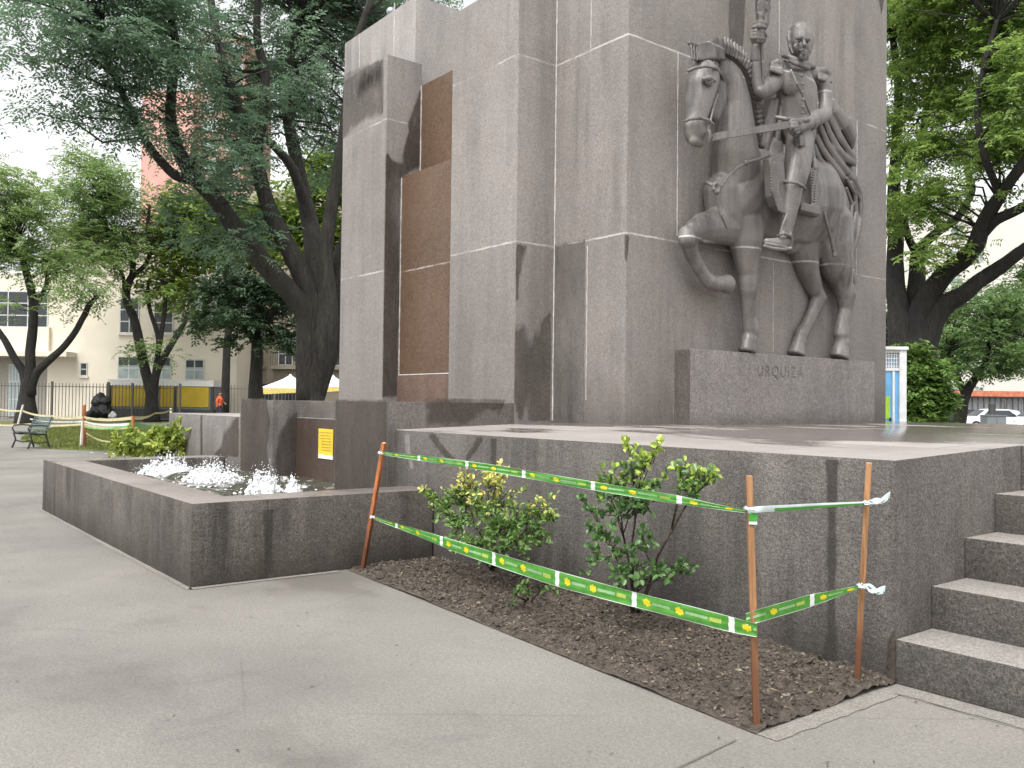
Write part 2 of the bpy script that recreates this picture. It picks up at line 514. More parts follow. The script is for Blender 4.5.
# lawn beyond the fountain, between the paths
LAWN = [(-34.769,5.401,0), (-28.452,5.119,0), (-26.139,6.408,0), (-24.566,7.48,0), (-25.984,11.846,0), (-52.437,23.877,0), (-52.829,16.05,0), (-49.41,9.459,0), (-42.601,6.991,0)]
def grass_base():
    m, nt, b, o = newmat('lawn_soil'); g = G(nt)
    c = g.mix(g.mr(g.noise(.8, 5), .35, .65), (.075, .1, .02), (.14, .15, .04))
    nt.links.new(c, b.inputs['Base Color']); b.inputs['Roughness'].default_value = .95
    return m
GB = grass_base()
sheet('lawn', LAWN, .006, GB)
LAWN2 = [(-55.559,7.638,0), (-57.059,17.333,0), (-60.085,27.355,0), (-64.812,29.505,0), (-62.436,8.58,0)]
sheet('lawn_strip', LAWN2, .006, GB)
def inpoly(p, poly):
    x, y = p[:, 0], p[:, 1]; ins = np.zeros(len(p), bool); n = len(poly)
    for i in range(n):
        x1, y1 = poly[i][:2]; x2, y2 = poly[(i + 1) % n][:2]
        c = ((y1 > y) != (y2 > y)) & (x < (x2 - x1) * (y - y1) / (y2 - y1 + 1e-12) + x1)
        ins ^= c
    return ins
def grass(poly, n, name, hgt=.07):
    P = np.array(poly)[:, :2]
    p = RG.uniform(P.min(0), P.max(0), (n, 2)); p = p[inpoly(p, poly)]
    k = len(p); b = np.column_stack([p, np.full(k, .004)])
    d = unit(np.column_stack([RG.normal(0, .35, (k, 2)), np.ones(k)])); nn = unit(RG.normal(0, 1, (k, 3)) * np.array([1, 1, .1]))
    V, F = leaflets(b, d, nn, RG.uniform(.6, 1.4, k) * hgt, RG.uniform(.015, .03, k))
    mk(name, V, F, leafmat('grass_blade', (.07, .11, .02), (.2, .22, .05), nscale=.9), kind='stuff', label='short green park grass', cat='grass')
grass(LAWN, 90000, 'grass')

def vnoise(x, y, f, seed):
    r = np.random.default_rng(seed); N = 256; T = r.uniform(0, 1, (N, N))
    X = x * f; Y = y * f; xi = np.floor(X).astype(int); yi = np.floor(Y).astype(int); fx = X - xi; fy = Y - yi
    fx = fx * fx * (3 - 2 * fx); fy = fy * fy * (3 - 2 * fy)
    a = T[xi % N, yi % N]; b_ = T[(xi + 1) % N, yi % N]; c_ = T[xi % N, (yi + 1) % N]; d_ = T[(xi + 1) % N, (yi + 1) % N]
    return (a * (1 - fx) + b_ * fx) * (1 - fy) + (c_ * (1 - fx) + d_ * fx) * fy
# ------------------------------------------------------------------ granite kinds
JN = (3.345, 5.5)
BODY = granite('monument_granite', (.205, .186, .174), grain=.19, streak=.26, blotch=.14, joints=JN, low=(1.28, .55, .55), gscale=58)
PIER = granite('pier_granite', (.22, .2, .188), grain=.18, streak=.24, blotch=.12, joints=JN, gscale=58)
BROWN = granite('brown_granite', (.105, .066, .043), grain=.28, streak=.1, blotch=.12, joints=JN[:1], gscale=45, rough=.42)
PLAT = granite('platform_granite', (.122, .111, .103), grain=.36, streak=.5, blotch=.28, low=(0, .35, .6), gscale=70, bump=.6)
TOPS = 0 and granite('platform_top', (.33, .297, .282), grain=.14, streak=0, blotch=.1, gscale=60, rough=.5, bump=.15, damp=.6)
BASIN = granite('basin_granite', (.108, .096, .085), grain=.4, streak=.6, blotch=.3, low=(0, .28, .7), gscale=70, bump=.7)
def wet_top():
    m, nt, b, o = newmat('platform_top'); g = G(nt); P = g.xyz()
    x = g.mr(g.noise(60, 3, .75), .3, .7, .85, 1.15); x = g.math('MULTIPLY', x, g.mr(g.noise(1.6, 5, .6), .3, .7, .84, 1.12))
    # slabs: rows along the front, each row and length a little different, dark open joints between
    row = g.math('FLOOR', g.math('DIVIDE', g.math('SUBTRACT', P[1], 4.62), .95)); off = g.math('MULTIPLY', row, .62)
    sx = g.math('ADD', g.math('DIVIDE', P[0], 1.7), off)
    w = nt.nodes.new('ShaderNodeTexWhiteNoise'); w.noise_dimensions = '1D'; nt.links.new(g.math('ADD', g.math('FLOOR', sx), g.math('MULTIPLY', row, 13.7)), w.inputs['W'])
    x = g.math('MULTIPLY', x, g.mr(w.outputs['Value'], 0, 1, .88, 1.1))
    fy = g.math('FRACT', g.math('DIVIDE', g.math('SUBTRACT', P[1], 4.62), .95)); fx = g.math('FRACT', sx)
    j = g.math('MAXIMUM', g.math('GREATER_THAN', fy, .985), g.math('GREATER_THAN', fx, .993))
    d = g.math('ADD', g.noise(.7, 5, .6, stretch=(.6, 1.3, 1)), g.mr(P[1], 4.9, 6.6, -.1, .13))
    wet = g.mr(d, .5, .57)
    c = nt.nodes.new('ShaderNodeVectorMath'); c.operation = 'SCALE'; c.inputs[0].default_value = (.31, .28, .265); nt.links.new(x, c.inputs['Scale'])
    col = g.mix(g.math('MULTIPLY', wet, .72), c.outputs[0], (.1, .078, .07)); col = g.mix(g.math('MULTIPLY', j, .6), col, (.07, .06, .055))
    nt.links.new(col, b.inputs['Base Color']); nt.links.new(g.math('SUBTRACT', .55, g.math('MULTIPLY', wet, .4)), b.inputs['Roughness'])
    nt.links.new(g.bump(g.noise(50, 3), .12, .01), b.inputs['Normal'])
    return m
TOPS = wet_top()
RIM = granite('basin_rim', (.225, .199, .186), grain=.18, streak=0, blotch=.16, gscale=60, rough=.5, bump=.2, damp=.35)
STEPG = granite('step_granite', (.078, .071, .064), grain=.42, streak=.15, blotch=.3, gscale=75, bump=.6)
STEPT = granite('step_top', (.235, .218, .202), grain=.3, streak=0, blotch=.2, gscale=70, bump=.3)
WET3 = granite('duller_slab', (.15, .136, .127), grain=.2, streak=.4, blotch=.2, gscale=55)
WETG = granite('damp_granite', (.07, .056, .048), grain=.3, streak=.2, blotch=.2, gscale=60, rough=.4)
WET2 = granite('drying_granite', (.112, .098, .088), grain=.25, streak=.3, blotch=.2, gscale=50, rough=.5)
LIME2 = granite('lime_streak_grey', (.125, .115, .107), grain=.35, streak=.4, blotch=.3, gscale=60)
LIME = granite('lime_streak', (.26, .245, .235), grain=.3, streak=.3, blotch=.2, gscale=60)
MORT = simple('pointing_mortar', (.5, .48, .46), .9, var=.25, scale=12)
CEM = granite('joint_cement', (.062, .055, .049), grain=.25, streak=.3, blotch=.25, gscale=80, bump=.3)

# ------------------------------------------------------------------ the monument
XM, YM, YP = -6.66, 6.74, 6.17
ZB, ZT = 1.28, 7.5
mon = thing('monument', 'tall grey brown granite monument with a horseman carved on its right face', 'monument', (-10, 9, 0))
BV = .012
def pbox(name, x0, x1, y0, y1, z0, z1, mat, parent=mon, bev=BV, **kw):
    return autosmooth(MB().box(x0, x1, y0, y1, z0, z1, bev).build(name, mat, parent, **kw), 35)
# the main mass: right and left bodies with a notch above the cascade, joined behind
pbox('tower_body', -8.95, XM, YM, 12.04, 0, 7.62, BODY)
pbox('tower_body', -13.3, -11.04, YM, 12.04, 0, ZT, granite('pale_granite', (.29, .27, .258), grain=.16, streak=.3, blotch=.12, joints=JN, gscale=58))
pbox('tower_core', -11.042, -8.948, 7.6, 12.02, 0, 7.55, PIER)
pbox('pier', -9.2, -7.85, YP, YM + .002, 0, 6.42, PIER)
pbox('pier', -12.19, -10.85, YP, YM + .002, 0, 6.42, PIER)
# stepped brown cascade between the piers
pbox('cascade_panel', -10.848, -9.202, 6.738, 7.61, 0, 6.1, BROWN, bev=.008)
pbox('cascade_panel', -10.847, -9.203, 6.432, 6.737, 0, 4.71, BROWN, bev=.008)
pbox('cascade_panel', -10.846, -9.204, 6.40, 6.431, 0, 1.88, granite('brown_foot', (.13, .085, .065), grain=.3, streak=.4, gscale=50), bev=.004)
# wide foot in the fountain
pbox('foot_block', -9.03, -7.85, 4.53, 6.168, 0, 1.5, WET2)
pbox('foot_block', -11.9, -10.77, 4.53, 6.168, 0, 1.5, PLAT)
pbox('cascade_foot', -10.768, -9.032, 4.98, 6.168, 0, 1.495, WET2)
pbox('cascade_foot', -10.767, -9.033, 4.85, 4.978, 0, 1.27, granite('wet_brown', (.068, .047, .037), grain=.25, streak=.2, gscale=50, rough=.35))
autosmooth(MB().box(-10.75, -9.05, 4.85, 4.975, 1.272, 1.278, 0).build('lime_edge', LIME, mon))
# ledge that carries the carving
LEDGE = granite('ledge_granite', (.165, .15, .143), grain=.3, streak=.2, blotch=.16, low=(1.28, .18, .5), gscale=50)
pbox('relief_ledge', XM - .01, XM + .25, 7.5, 11.3, 0, 2.125, LEDGE)
# white pointing in the upright joints
def pointing(segs):
    for (a, b2, nrm, w) in segs:
        mb = MB()
        a = Vector(a); b2 = Vector(b2); nrm = Vector(nrm)
        n = max(3, int((b2 - a).length / .09)); t = (b2 - a).normalized(); s = t.cross(nrm)
        L = []; R = []
        for i in range(n + 1):
            p = a + (b2 - a) * i / n + s * rnd.uniform(-.003, .003)
            ww = w * rnd.uniform(.4, 1.0) * .42
            L.append(p - s * ww + nrm * .0045); R.append(p + s * ww + nrm * .0045)
        poly = L + R[::-1]
        k = len(L)
        b = len(mb.V); mb.V += [tuple(v) for v in L + R] + [tuple(v - nrm * .012) for v in L + R]
        for i in range(k - 1):
            if False: continue
            mb.F += [(b + i, b + i + 1, b + k + i + 1, b + k + i), (b + i, b + 2 * k + i, b + 2 * k + i + 1, b + i + 1), (b + k + i + 1, b + 3 * k + i + 1, b + 3 * k + i, b + k + i)]
        fix_normals(mb.build('joint_pointing', MORT, mon))
XN, YN = (1, 0, 0), (0, -1, 0)
segs = [
    ((-6.66,9.347,2.179), (-6.66,9.337,3.31), XN, .014), ((-6.66,7.534,5.504), (-6.66,7.543,3.409), XN, .018),
    ((-6.66,11.252,5.491), (-6.66,11.241,3.336), XN, .014), ((-6.66,9.431,6.658), (-6.66,9.437,5.968), XN, .014), ((-6.66,9.427,8.2), (-6.66,9.431,6.658), XN, .014),
    ((-7.272,6.74,1.544), (-7.274,6.74,3.282), YN, .01), ((-7.25,6.74,5.505), (-7.252,6.74,6.764), YN, .012),
    ((-7.845, YM, 1.3), (-7.845, YM, 7.4), YN, .03),
    ((-10.85, 6.425, 1.5), (-10.85, 6.425, 4.7), (0, -1, 0), .03), ((-10.846, 6.732, 4.72), (-10.846, 6.732, 6.1), (0, -1, 0), .035),
    ((-11.657,6.74,6.739), (-11.668,6.74,7.608), YN, .035), ((-12.764,6.74,6.91), (-12.784,6.74,7.492), YN, .025),
]
pointing(segs)
mb = MB().box(-10.8, -9.22, 6.397, 6.41, 1.872, 1.885)
mb.build('joint_pointing', MORT, mon)

# damp patches with outlines of their own, on the stone they darken
FILMS = {}
ZMAX = {}
def patch(name, pts, nrm, mat, jit=.012, parent=mon, off=.0025, soft=None, hard=1, zmax=99, wall=''):
    nrm = Vector(nrm); up = Vector((0, 0, 1)); t1 = up.cross(nrm)
    P = np.array([[Vector(p).dot(t1), p[2]] for p in pts]); o = Vector(pts[0]).dot(nrm) + off
    lo, hi = P.min(0), P.max(0)
    zmax = min(zmax, ZMAX.get(parent.name, 99))
    soft = soft or max(.03, min(.2, jit * 6)) * min(1, float((hi - lo).min()) / .25 + .3)
    if 'l' not in wall: lo[0] -= soft
    if 'r' not in wall: hi[0] += soft
    if 'b' not in wall: lo[1] -= soft
    if 't' not in wall: hi[1] = min(hi[1] + soft, zmax)
    step = max(.008, min(.03, float((hi - lo).min()) / 8))
    nu = max(3, int((hi[0] - lo[0]) / step) + 1); nz = max(3, int((hi[1] - lo[1]) / step) + 1)
    U_, Z_ = np.meshgrid(np.linspace(lo[0], hi[0], nu), np.linspace(lo[1], hi[1], nz)); Q = np.stack([U_.ravel(), Z_.ravel()], 1)
    dist = np.full(len(Q), 9.0)
    for i in range(len(P)):
        a, b_ = P[i], P[(i + 1) % len(P)]; ab = b_ - a
        t = np.clip(((Q - a) @ ab) / max(1e-9, ab @ ab), 0, 1); dist = np.minimum(dist, np.linalg.norm(Q - (a + t[:, None] * ab), axis=1))
    ins = inpoly(Q, [tuple(p) for p in P])
    fade = np.where(ins, .5 + .5 * np.clip(dist / soft, 0, 1), .5 - .5 * np.clip(dist / soft, 0, 1))
    for k_, e_ in (('l', Q[:, 0] - lo[0]), ('r', hi[0] - Q[:, 0]), ('b', Q[:, 1] - lo[1]), ('t', hi[1] - Q[:, 1])):
        if k_ in wall: fade = np.where(ins & (e_ < soft), np.maximum(fade, .9), fade)
    V = np.array([tuple(t1 * u + up * z + nrm * o) for u, z in Q])
    idx = np.arange(nu * nz).reshape(nz, nu)
    F = np.stack([idx[:-1, :-1], idx[:-1, 1:], idx[1:, 1:], idx[1:, :-1]], -1).reshape(-1, 4)
    F = F[fade[F].max(1) > 0]
    used = np.unique(F); mp = np.zeros(len(V), int); mp[used] = np.arange(len(used))
    if mat.name not in FILMS:
        FILMS[mat.name] = film(mat.copy())
    ob = mk(name, V[used], mp[F], FILMS[mat.name], parent)
    at = ob.data.attributes.new('fade', 'FLOAT', 'POINT'); at.data.foreach_set('value', fade[used].astype(np.float32))
    return ob
XL = -10.85
patch('damp_patch', [(-10.85,6.731,6.037), (-10.85,6.567,5.679), (-10.85,6.512,5.494), (-10.85,6.539,5.398), (-10.85,6.476,5.168), (-10.85,6.43,4.915), (-10.85,6.266,4.928), (-10.85,6.183,5.013), (-10.85,6.158,4.795), (-10.85,6.157,4.199), (-10.85,6.171,1.576), (-10.85,6.422,1.58), (-10.85,6.409,4.695), (-10.85,6.749,4.957)], XN, WETG, .01, wall='lr')
patch('damp_patch', [(-7.863,6.74,3.36), (-7.317,6.74,3.356), (-7.301,6.74,1.274), (-7.873,6.74,1.294)], YN, WET3, .008, wall='lr')
XR = -7.85
patch('damp_patch', [(-7.85,6.181,3.314), (-7.85,6.328,3.309), (-7.85,6.257,3.117), (-7.85,6.215,2.952), (-7.85,6.205,2.676), (-7.85,6.169,2.673), (-7.85,6.162,3.106)], XN, WETG, .012, wall='l', zmax=3.33)
patch('damp_patch', [(-7.85,6.167,2.308), (-7.85,6.298,2.362), (-7.85,6.419,2.173), (-7.85,6.611,2.498), (-7.85,6.702,2.575), (-7.85,6.705,1.306), (-7.85,6.403,1.296), (-7.85,6.354,1.594), (-7.85,6.255,1.308), (-7.85,6.157,1.591)], XN, WET2, .025, wall='lrb')
patch('damp_patch', [(-6.66,8.434,6.425), (-6.66,8.75,6.52), (-6.66,8.726,6.081), (-6.66,8.689,5.875), (-6.66,8.46,5.839), (-6.66,8.419,6.058)], XN, WET2, .008, wall='t', soft=.035)
patch('damp_patch', [(-6.66,11.792,7.412), (-6.66,11.968,7.465), (-6.66,11.915,7.244), (-6.66,11.888,7.164), (-6.66,11.847,7.254)], XN, WETG, .005)
patch('damp_patch', [(-6.66,6.707,3.325), (-6.66,6.768,3.311), (-6.66,6.763,3.138), (-6.66,6.734,3.005), (-6.66,6.715,3.068)], XN, WETG, .006, wall='l', zmax=3.33)
# wet foot blocks
YB = 4.53
patch('damp_patch', [(-9.022,4.53,1.51), (-7.892,4.53,1.52), (-7.859,4.53,1.107), (-7.861,4.53,0.496), (-8.994,4.53,0.389)], YN, WETG, .006, wall='lrbt', zmax=1.49)
patch('damp_patch', [(-11.857,4.53,1.517), (-11.002,4.53,1.52), (-10.858,4.53,1.243), (-10.938,4.53,0.853), (-10.794,4.53,0.54), (-11.822,4.53,0.466)], YN, WETG, .012, wall='lbt', zmax=1.49)
patch('damp_patch', [(-10.77,4.845,1.349), (-10.77,4.736,1.27), (-10.77,4.644,1.09), (-10.77,4.58,0.911), (-10.77,4.565,0.476), (-10.77,4.876,0.462)], XN, WETG, .012, wall='rb', zmax=1.49)
XBk = -7.85
patch('lime_patch', [(-7.85,4.533,1.495), (-7.85,4.576,1.506), (-7.85,4.603,1.332), (-7.85,4.576,1.189), (-7.85,4.54,1.26)], XN, LIME, .01, wall='l', zmax=1.49)
patch('damp_patch', [(-7.85,4.987,1.51), (-7.85,5.421,1.526), (-7.85,6.05,1.545), (-7.85,5.967,1.398), (-7.85,5.799,1.442), (-7.85,5.557,1.298), (-7.85,5.016,1.268)], XN, WETG, .02, wall='t', zmax=1.49)

patch('damp_patch', [(-12.2,6.17,6.511), (-10.982,6.17,6.375), (-10.944,6.17,5.618), (-11.459,6.17,5.661), (-11.893,6.17,5.617), (-12.182,6.17,5.532)], YN, WET2, .03, wall='lrt', zmax=6.41)
patch('damp_patch', [(-11.726,6.17,6.299), (-11.066,6.17,6.314), (-11.059,6.17,6.081), (-11.353,6.17,6.105), (-11.718,6.17,6.056)], YN, WETG, .03, wall='', zmax=6.4, soft=.3)
patch('damp_patch', [(-6.645,7.5,2.128), (-6.421,7.5,2.119), (-6.412,7.5,1.249), (-6.636,7.5,1.243)], YN, WET2, .02, wall='lrbt', zmax=2.11)
# inscription on the ledge
fc = bpy.data.curves.new('inscription', 'FONT'); fc.body = 'URQUIZA'; fc.size = .19; fc.extrude = .003; fc.space_character = 1.18; fc.align_x = 'CENTER'; fc.resolution_u = 3
fo = bpy.data.objects.new('tmp', fc); COL.objects.link(fo)
dg = bpy.context.evaluated_depsgraph_get()
fm = bpy.data.meshes.new_from_object(fo.evaluated_get(dg)); bpy.data.objects.remove(fo)
FM = Matrix.Translation((XM + .2505, 9.15, 1.86)) @ Matrix(((0, 0, 1, 0), (1, 0, 0, 0), (0, 1, 0, 0), (0, 0, 0, 1)))
V = [FM @ v.co for v in fm.vertices]; Fc = [tuple(p.vertices) for p in fm.polygons]
mk('inscription', V, Fc, granite('carved_letters', (.13, .117, .111), grain=.35, streak=.2, gscale=50), mon)

# ------------------------------------------------------------------ platform with its stair
plat = thing('platform', 'raised granite platform with a stair at its right end and a puddled pale top', 'platform', (-5, 6, 0))
XS = -2.5
ZMAX[plat.name] = 1.2
RY = [4.62, 5.015, 5.42, 5.82, 6.205]
def zt(y): return 1.21 + .07 * min(1, max(0, (y - 4.62) / 2.1))
def topmat(o, m):
    o.data.materials.append(m)
    for p in o.data.polygons:
        if p.normal.z > .7: p.material_index = 1
    return o
def profile(x0, x1, prof, bev=.009):
    bm = bmesh.new(); vs = [bm.verts.new((x0, y, z)) for y, z in prof]; f = bm.faces.new(vs)
    r = bmesh.ops.extrude_face_region(bm, geom=[f]); bmesh.ops.translate(bm, verts=[v for v in r['geom'] if isinstance(v, bmesh.types.BMVert)], vec=(x1 - x0, 0, 0))
    bmesh.ops.recalc_face_normals(bm, faces=bm.faces)
    if bev: bmesh.ops.bevel(bm, geom=[e for e in bm.edges if e.calc_face_angle(0) > .5], offset=bev, segments=2, affect='EDGES', profile=.6)
    bm.verts.index_update(); V = [v.co.copy() for v in bm.verts]; Fc = [tuple(v.index for v in f.verts) for f in bm.faces]; bm.free()
    return V, Fc
V, Fc = profile(-7.845, XS, [(4.62, 0), (4.62, 1.212), (5.6, 1.245), (YM, 1.28), (13.5, 1.28), (13.5, 0)])
topmat(autosmooth(mk('platform_wall', V, Fc, PLAT, plat), 35), TOPS)
V, Fc = profile(XS + .002, .7, [(RY[4], 0), (RY[4], 1.262), (YM, 1.279), (13.5, 1.279), (13.5, 0)])
topmat(autosmooth(mk('platform_wall', V, Fc, STEPG, plat), 35), TOPS)
for i, y in enumerate(RY[:4]):
    z1 = .242 * (i + 1)
    y1 = RY[i + 1] + .04
    st = MB().box(XS + .002, .7, y, y1, max(0, z1 - .262), z1, .012)
    o = autosmooth(st.build('step', STEPG, plat), 35)
    o.data.materials.append(STEPT)
    for p in o.data.polygons:
        if p.normal.z > .7: p.material_index = 1
# cement smears in the block joints of the front wall, damp runs below the edge
Y0 = 4.62
patch('cement_joint', [(-2.916,4.62,1.193), (-2.852,4.62,1.194), (-2.856,4.62,0.732), (-2.86,4.62,0.329), (-2.84,4.62,0.104), (-2.853,4.62,-0.002), (-2.949,4.62,-0.002), (-2.905,4.62,0.205), (-2.907,4.62,0.609)], YN, CEM, .006, plat, wall='t')
patch('cement_joint', [(-6.204,4.62,1.191), (-6.116,4.62,1.194), (-6.125,4.62,0.915), (-6.121,4.62,0.395), (-6.172,4.62,0.389), (-6.198,4.62,0.91)], YN, CEM, .006, plat, wall='t')
patch('damp_run', [(-7.228,4.62,1.19), (-7.104,4.62,1.194), (-6.911,4.62,1.069), (-6.742,4.62,0.957), (-6.807,4.62,0.916), (-7.012,4.62,1.026)], YN, WETG, .005, plat)
patch('damp_run', [(-6.399,4.62,1.192), (-6.308,4.62,1.195), (-6.427,4.62,1.074), (-6.549,4.62,0.959), (-6.597,4.62,0.993)], YN, WETG, .005, plat)
patch('lime_run', [(-7.676,4.62,1.174), (-7.58,4.62,1.177), (-7.517,4.62,0.97), (-7.437,4.62,0.807), (-7.532,4.62,0.82), (-7.652,4.62,1.013)], YN, LIME, .006, plat)
patch('damp_run', [(-2.539,4.62,0.227), (-2.494,4.62,0.302), (-2.493,4.62,0), (-2.55,4.62,-0.015)], YN, WETG, .006, plat, wall='rb')

wing = thing('platform', 'low granite platform left of the fountain with a dark upright joint', 'platform', (-13.6, 6, 0))
ZMAX[wing.name] = 1.25
topmat(autosmooth(MB().box(-15.385, -11.905, 4.62, 12, 0, 1.262, BV).build('platform_wall', granite('wing_granite', (.165, .153, .145), grain=.3, streak=.25, blotch=.2, low=(.5, .3, .5), gscale=60), wing), 35), TOPS)
patch('cement_joint', [(-13.791,4.62,1.254), (-13.699,4.62,1.256), (-13.663,4.62,0.638), (-13.754,4.62,0.633)], YN, WETG, .003, wing)
patch('damp_patch', [(-12.195,4.62,1.297), (-12.479,4.62,1.148), (-12.753,4.62,1.009), (-12.866,4.62,0.799), (-13.153,4.62,0.651), (-12.146,4.62,0.706)], YN, WETG, .015, wing, wall='rb')

# ------------------------------------------------------------------ fountain basin and water
bas = thing('fountain_basin', 'long low granite fountain basin with a pale flat rim', 'fountain', (-10.3, 3.4, 0))
ZMAX[bas.name] = .655
def solid(name, poly, z0, z1, mat, parent, bev=.01):
    bm = bmesh.new(); vs = [bm.verts.new((x, y, z0)) for x, y in poly]; f = bm.faces.new(vs)
    r = bmesh.ops.extrude_face_region(bm, geom=[f]); bmesh.ops.translate(bm, verts=[v for v in r['geom'] if isinstance(v, bmesh.types.BMVert)], vec=(0, 0, z1 - z0))
    bmesh.ops.recalc_face_normals(bm, faces=bm.faces)
    bmesh.ops.bevel(bm, geom=list(bm.edges), offset=bev, segments=2, affect='EDGES', profile=.6)
    bm.verts.index_update(); V = [v.co.copy() for v in bm.verts]; Fc = [tuple(v.index for v in f.verts) for f in bm.faces]; bm.free()
    return autosmooth(mk(name, V, Fc, mat, parent), 35)
BX = -13.12
for poly in ([(BX, 2.32), (-11.301, 2.32), (-11.301, 2.74), (BX + .45, 2.74), (BX + .45, 4.602), (BX, 4.602)], [(-11.299, 2.32), (-9.251, 2.32), (-9.251, 2.74), (-11.299, 2.74)],
             [(-9.249, 2.32), (-7.09, 2.32), (-7.09, 2.955), (-7.51, 2.955), (-7.51, 2.74), (-9.249, 2.74)], [(-7.51, 2.957), (-7.09, 2.957), (-7.09, 4.602), (-7.51, 4.602)]):
    topmat(solid('basin_wall', poly, 0, .668, BASIN, bas, .008), RIM)
patch('cement_joint', [(-7.09,2.911,0.579), (-7.09,2.999,0.582), (-7.09,2.995,0.322), (-7.09,3.009,0.052), (-7.09,2.939,0.043), (-7.09,2.924,0.328)], XN, CEM, .004, bas, wall='tb')
patch('lime_run', [(-8.994,2.32,0.672), (-8.818,2.32,0.667), (-8.835,2.32,0.438), (-8.812,2.32,0.156), (-8.953,2.32,0.157)], YN, LIME2, .012, bas)
patch('lime_run', [(-11.72,2.32,0.648), (-11.498,2.32,0.638), (-11.461,2.32,0.286), (-11.681,2.32,0.289)], YN, LIME2, .012, bas)
patch('lime_run', [(-9.83,2.32,0.543), (-9.507,2.32,0.54), (-9.523,2.32,0.266), (-9.851,2.32,0.312)], YN, LIME2, .02, bas)
patch('lime_run', [(-8.222,2.32,0.546), (-7.778,2.32,0.504), (-7.785,2.32,0.204), (-8.262,2.32,0.246)], YN, LIME2, .03, bas)
wm, nt, b, o = newmat('water'); g = G(nt)
b.inputs['Base Color'].default_value = (.05, .055, .045, 1); b.inputs['Roughness'].default_value = .06; b.inputs['Specular IOR Level'].default_value = .5
foamf = g.mr(g.noise(5, 6, .7), .56, .66)
c = g.mix(foamf, (.06, .06, .045), (.55, .56, .56)); nt.links.new(c, b.inputs['Base Color'])
nt.links.new(g.math('ADD', .06, g.math('MULTIPLY', foamf, .4)), b.inputs['Roughness'])
# choppy sheet
nx, ny = 130, 50
xs = np.linspace(BX + .44, -7.52, nx); ys = np.linspace(2.75, 5.0, ny)
XX, YY = np.meshgrid(xs, ys)
JETS = [(*(-12.051,3.61,0.5)[:2], .43, .33), (*(-10.754,3.771,0.5)[:2], .42, .31), (*(-9.005,3.705,0.5)[:2], .23, .36), (*(-8.849,3.963,0.5)[:2], .1, .21)]
Z = np.full_like(XX, .5)
for k in range(40):
    a = RG.uniform(0, 2 * pi); f_ = RG.uniform(6, 26); Z += np.sin((XX * cos(a) + YY * sin(a)) * f_ + RG.uniform(0, 6)) * .035 / f_ * 1.6
V = np.stack([XX, YY, Z], -1).reshape(-1, 3)
idx = np.arange(nx * ny).reshape(ny, nx)
F = np.stack([idx[:-1, :-1], idx[:-1, 1:], idx[1:, 1:], idx[1:, :-1]], -1).reshape(-1, 4)
mk('water', V, F, wm, smooth=True, kind='structure')
fmm, nt, b, o = newmat('foam'); g = G(nt)
b.inputs['Base Color'].default_value = (.82, .84, .85, 1); b.inputs['Roughness'].default_value = .35
b.inputs['Subsurface Weight'].default_value = .3; b.inputs['Subsurface Radius'].default_value = (.05, .05, .05)
nt.links.new(g.bump(g.noise(30, 5, .7), .6, .02), b.inputs['Normal'])
JL = ['widest mound of white foaming water at the far end of the basin', 'middle mound of white foaming water in the fountain basin',
      'tall pointed white water jet nearest the basin corner', 'small white splash of water right of the nearest jet']
for (jx, jy, jr, jh), lab in zip(JETS, JL):
    t = thing('water_jet', lab, 'fountain jet', (jx, jy, .5), group='water jets in the fountain basin')
    mb = MB()
    lean = rnd.uniform(-.1, .1)
    mb.ball((jx, jy, .47), 1, (jr * .8, jr * .65, jh * .42), 20, 12)
    for k in range(int(1900 * jr) + 90):                # broken water: lumps of froth thrown up, lower and looser towards the rim
        a = rnd.uniform(0, 2 * pi); q = rnd.random() ** .6; rr = jr * q
        top = jh * (1 - q ** 1.5) * rnd.uniform(.5, 1.1) + .02
        z = .49 + top * rnd.random() ** .45
        x = jx + rr * cos(a) + lean * (z - .5); y = jy + rr * sin(a) * .85
        r0 = rnd.uniform(.006, .016) * (1.15 - .5 * (z - .5) / jh)
        mb.ball((x, y, z), r0, (1, 1, rnd.uniform(.75, 1.25)), 7, 5)
    for k in range(int(14 * jr) + 2):
        a = rnd.uniform(0, 2 * pi); rr = jr * .75 * math.sqrt(rnd.random()); h0 = jh * (1 - (rr / jr) ** 1.6)
        x = jx + rr * cos(a); y = jy + rr * sin(a) * .85; o_ = rnd.uniform(.01, .07)
        mb.tube([(x, y, .48, .016), (x + o_ * .3 * cos(a), y + o_ * .3 * sin(a), .5 + h0 * .6, .012), (x + o_ * cos(a), y + o_ * sin(a), .5 + h0 * rnd.uniform(.8, 1.15), .005)], 6)
    Vj, Fj = melt(mb, .0085, 2, .5)
    Vj = Vj + RG.normal(0, .0022, Vj.shape)
    mk('foam', Vj, Fj, fmm, t, smooth=True)
    # spray: droplets thrown off the mound
    md = MB()
    for k in range(int(300 * jr) + 30):
        a = rnd.uniform(0, 2 * pi); q = rnd.random() ** .5; rr = jr * q * 1.25
        z = .51 + jh * (1 - min(1, q) ** 1.6) * rnd.uniform(.6, 1.08) + rnd.uniform(0, .03)
        s = rnd.uniform(.002, .005)
        md.ball((jx + rr * cos(a), jy + rr * sin(a) * .85, z), s, (1, 1, 1.1), 5, 4)
    md.build('spray', fmm, t, smooth=True, kind='stuff')
# floating froth between the jets
md = MB()
for k in range(520):
    x = rnd.uniform(-12.5, -7.6); y = rnd.uniform(2.9, 4.75)
    d = min(math.hypot(x - j[0], y - j[1]) / (j[2] + .2) for j in JETS)
    if rnd.random() > 1.3 - d * .5: continue
    md.ball((x, y, .503), rnd.uniform(.006, .024), (1, 1, .5), 6, 4)
mk('froth', md.V, md.F, fmm, smooth=True, kind='stuff', label='white froth floating on the basin water', cat='froth')

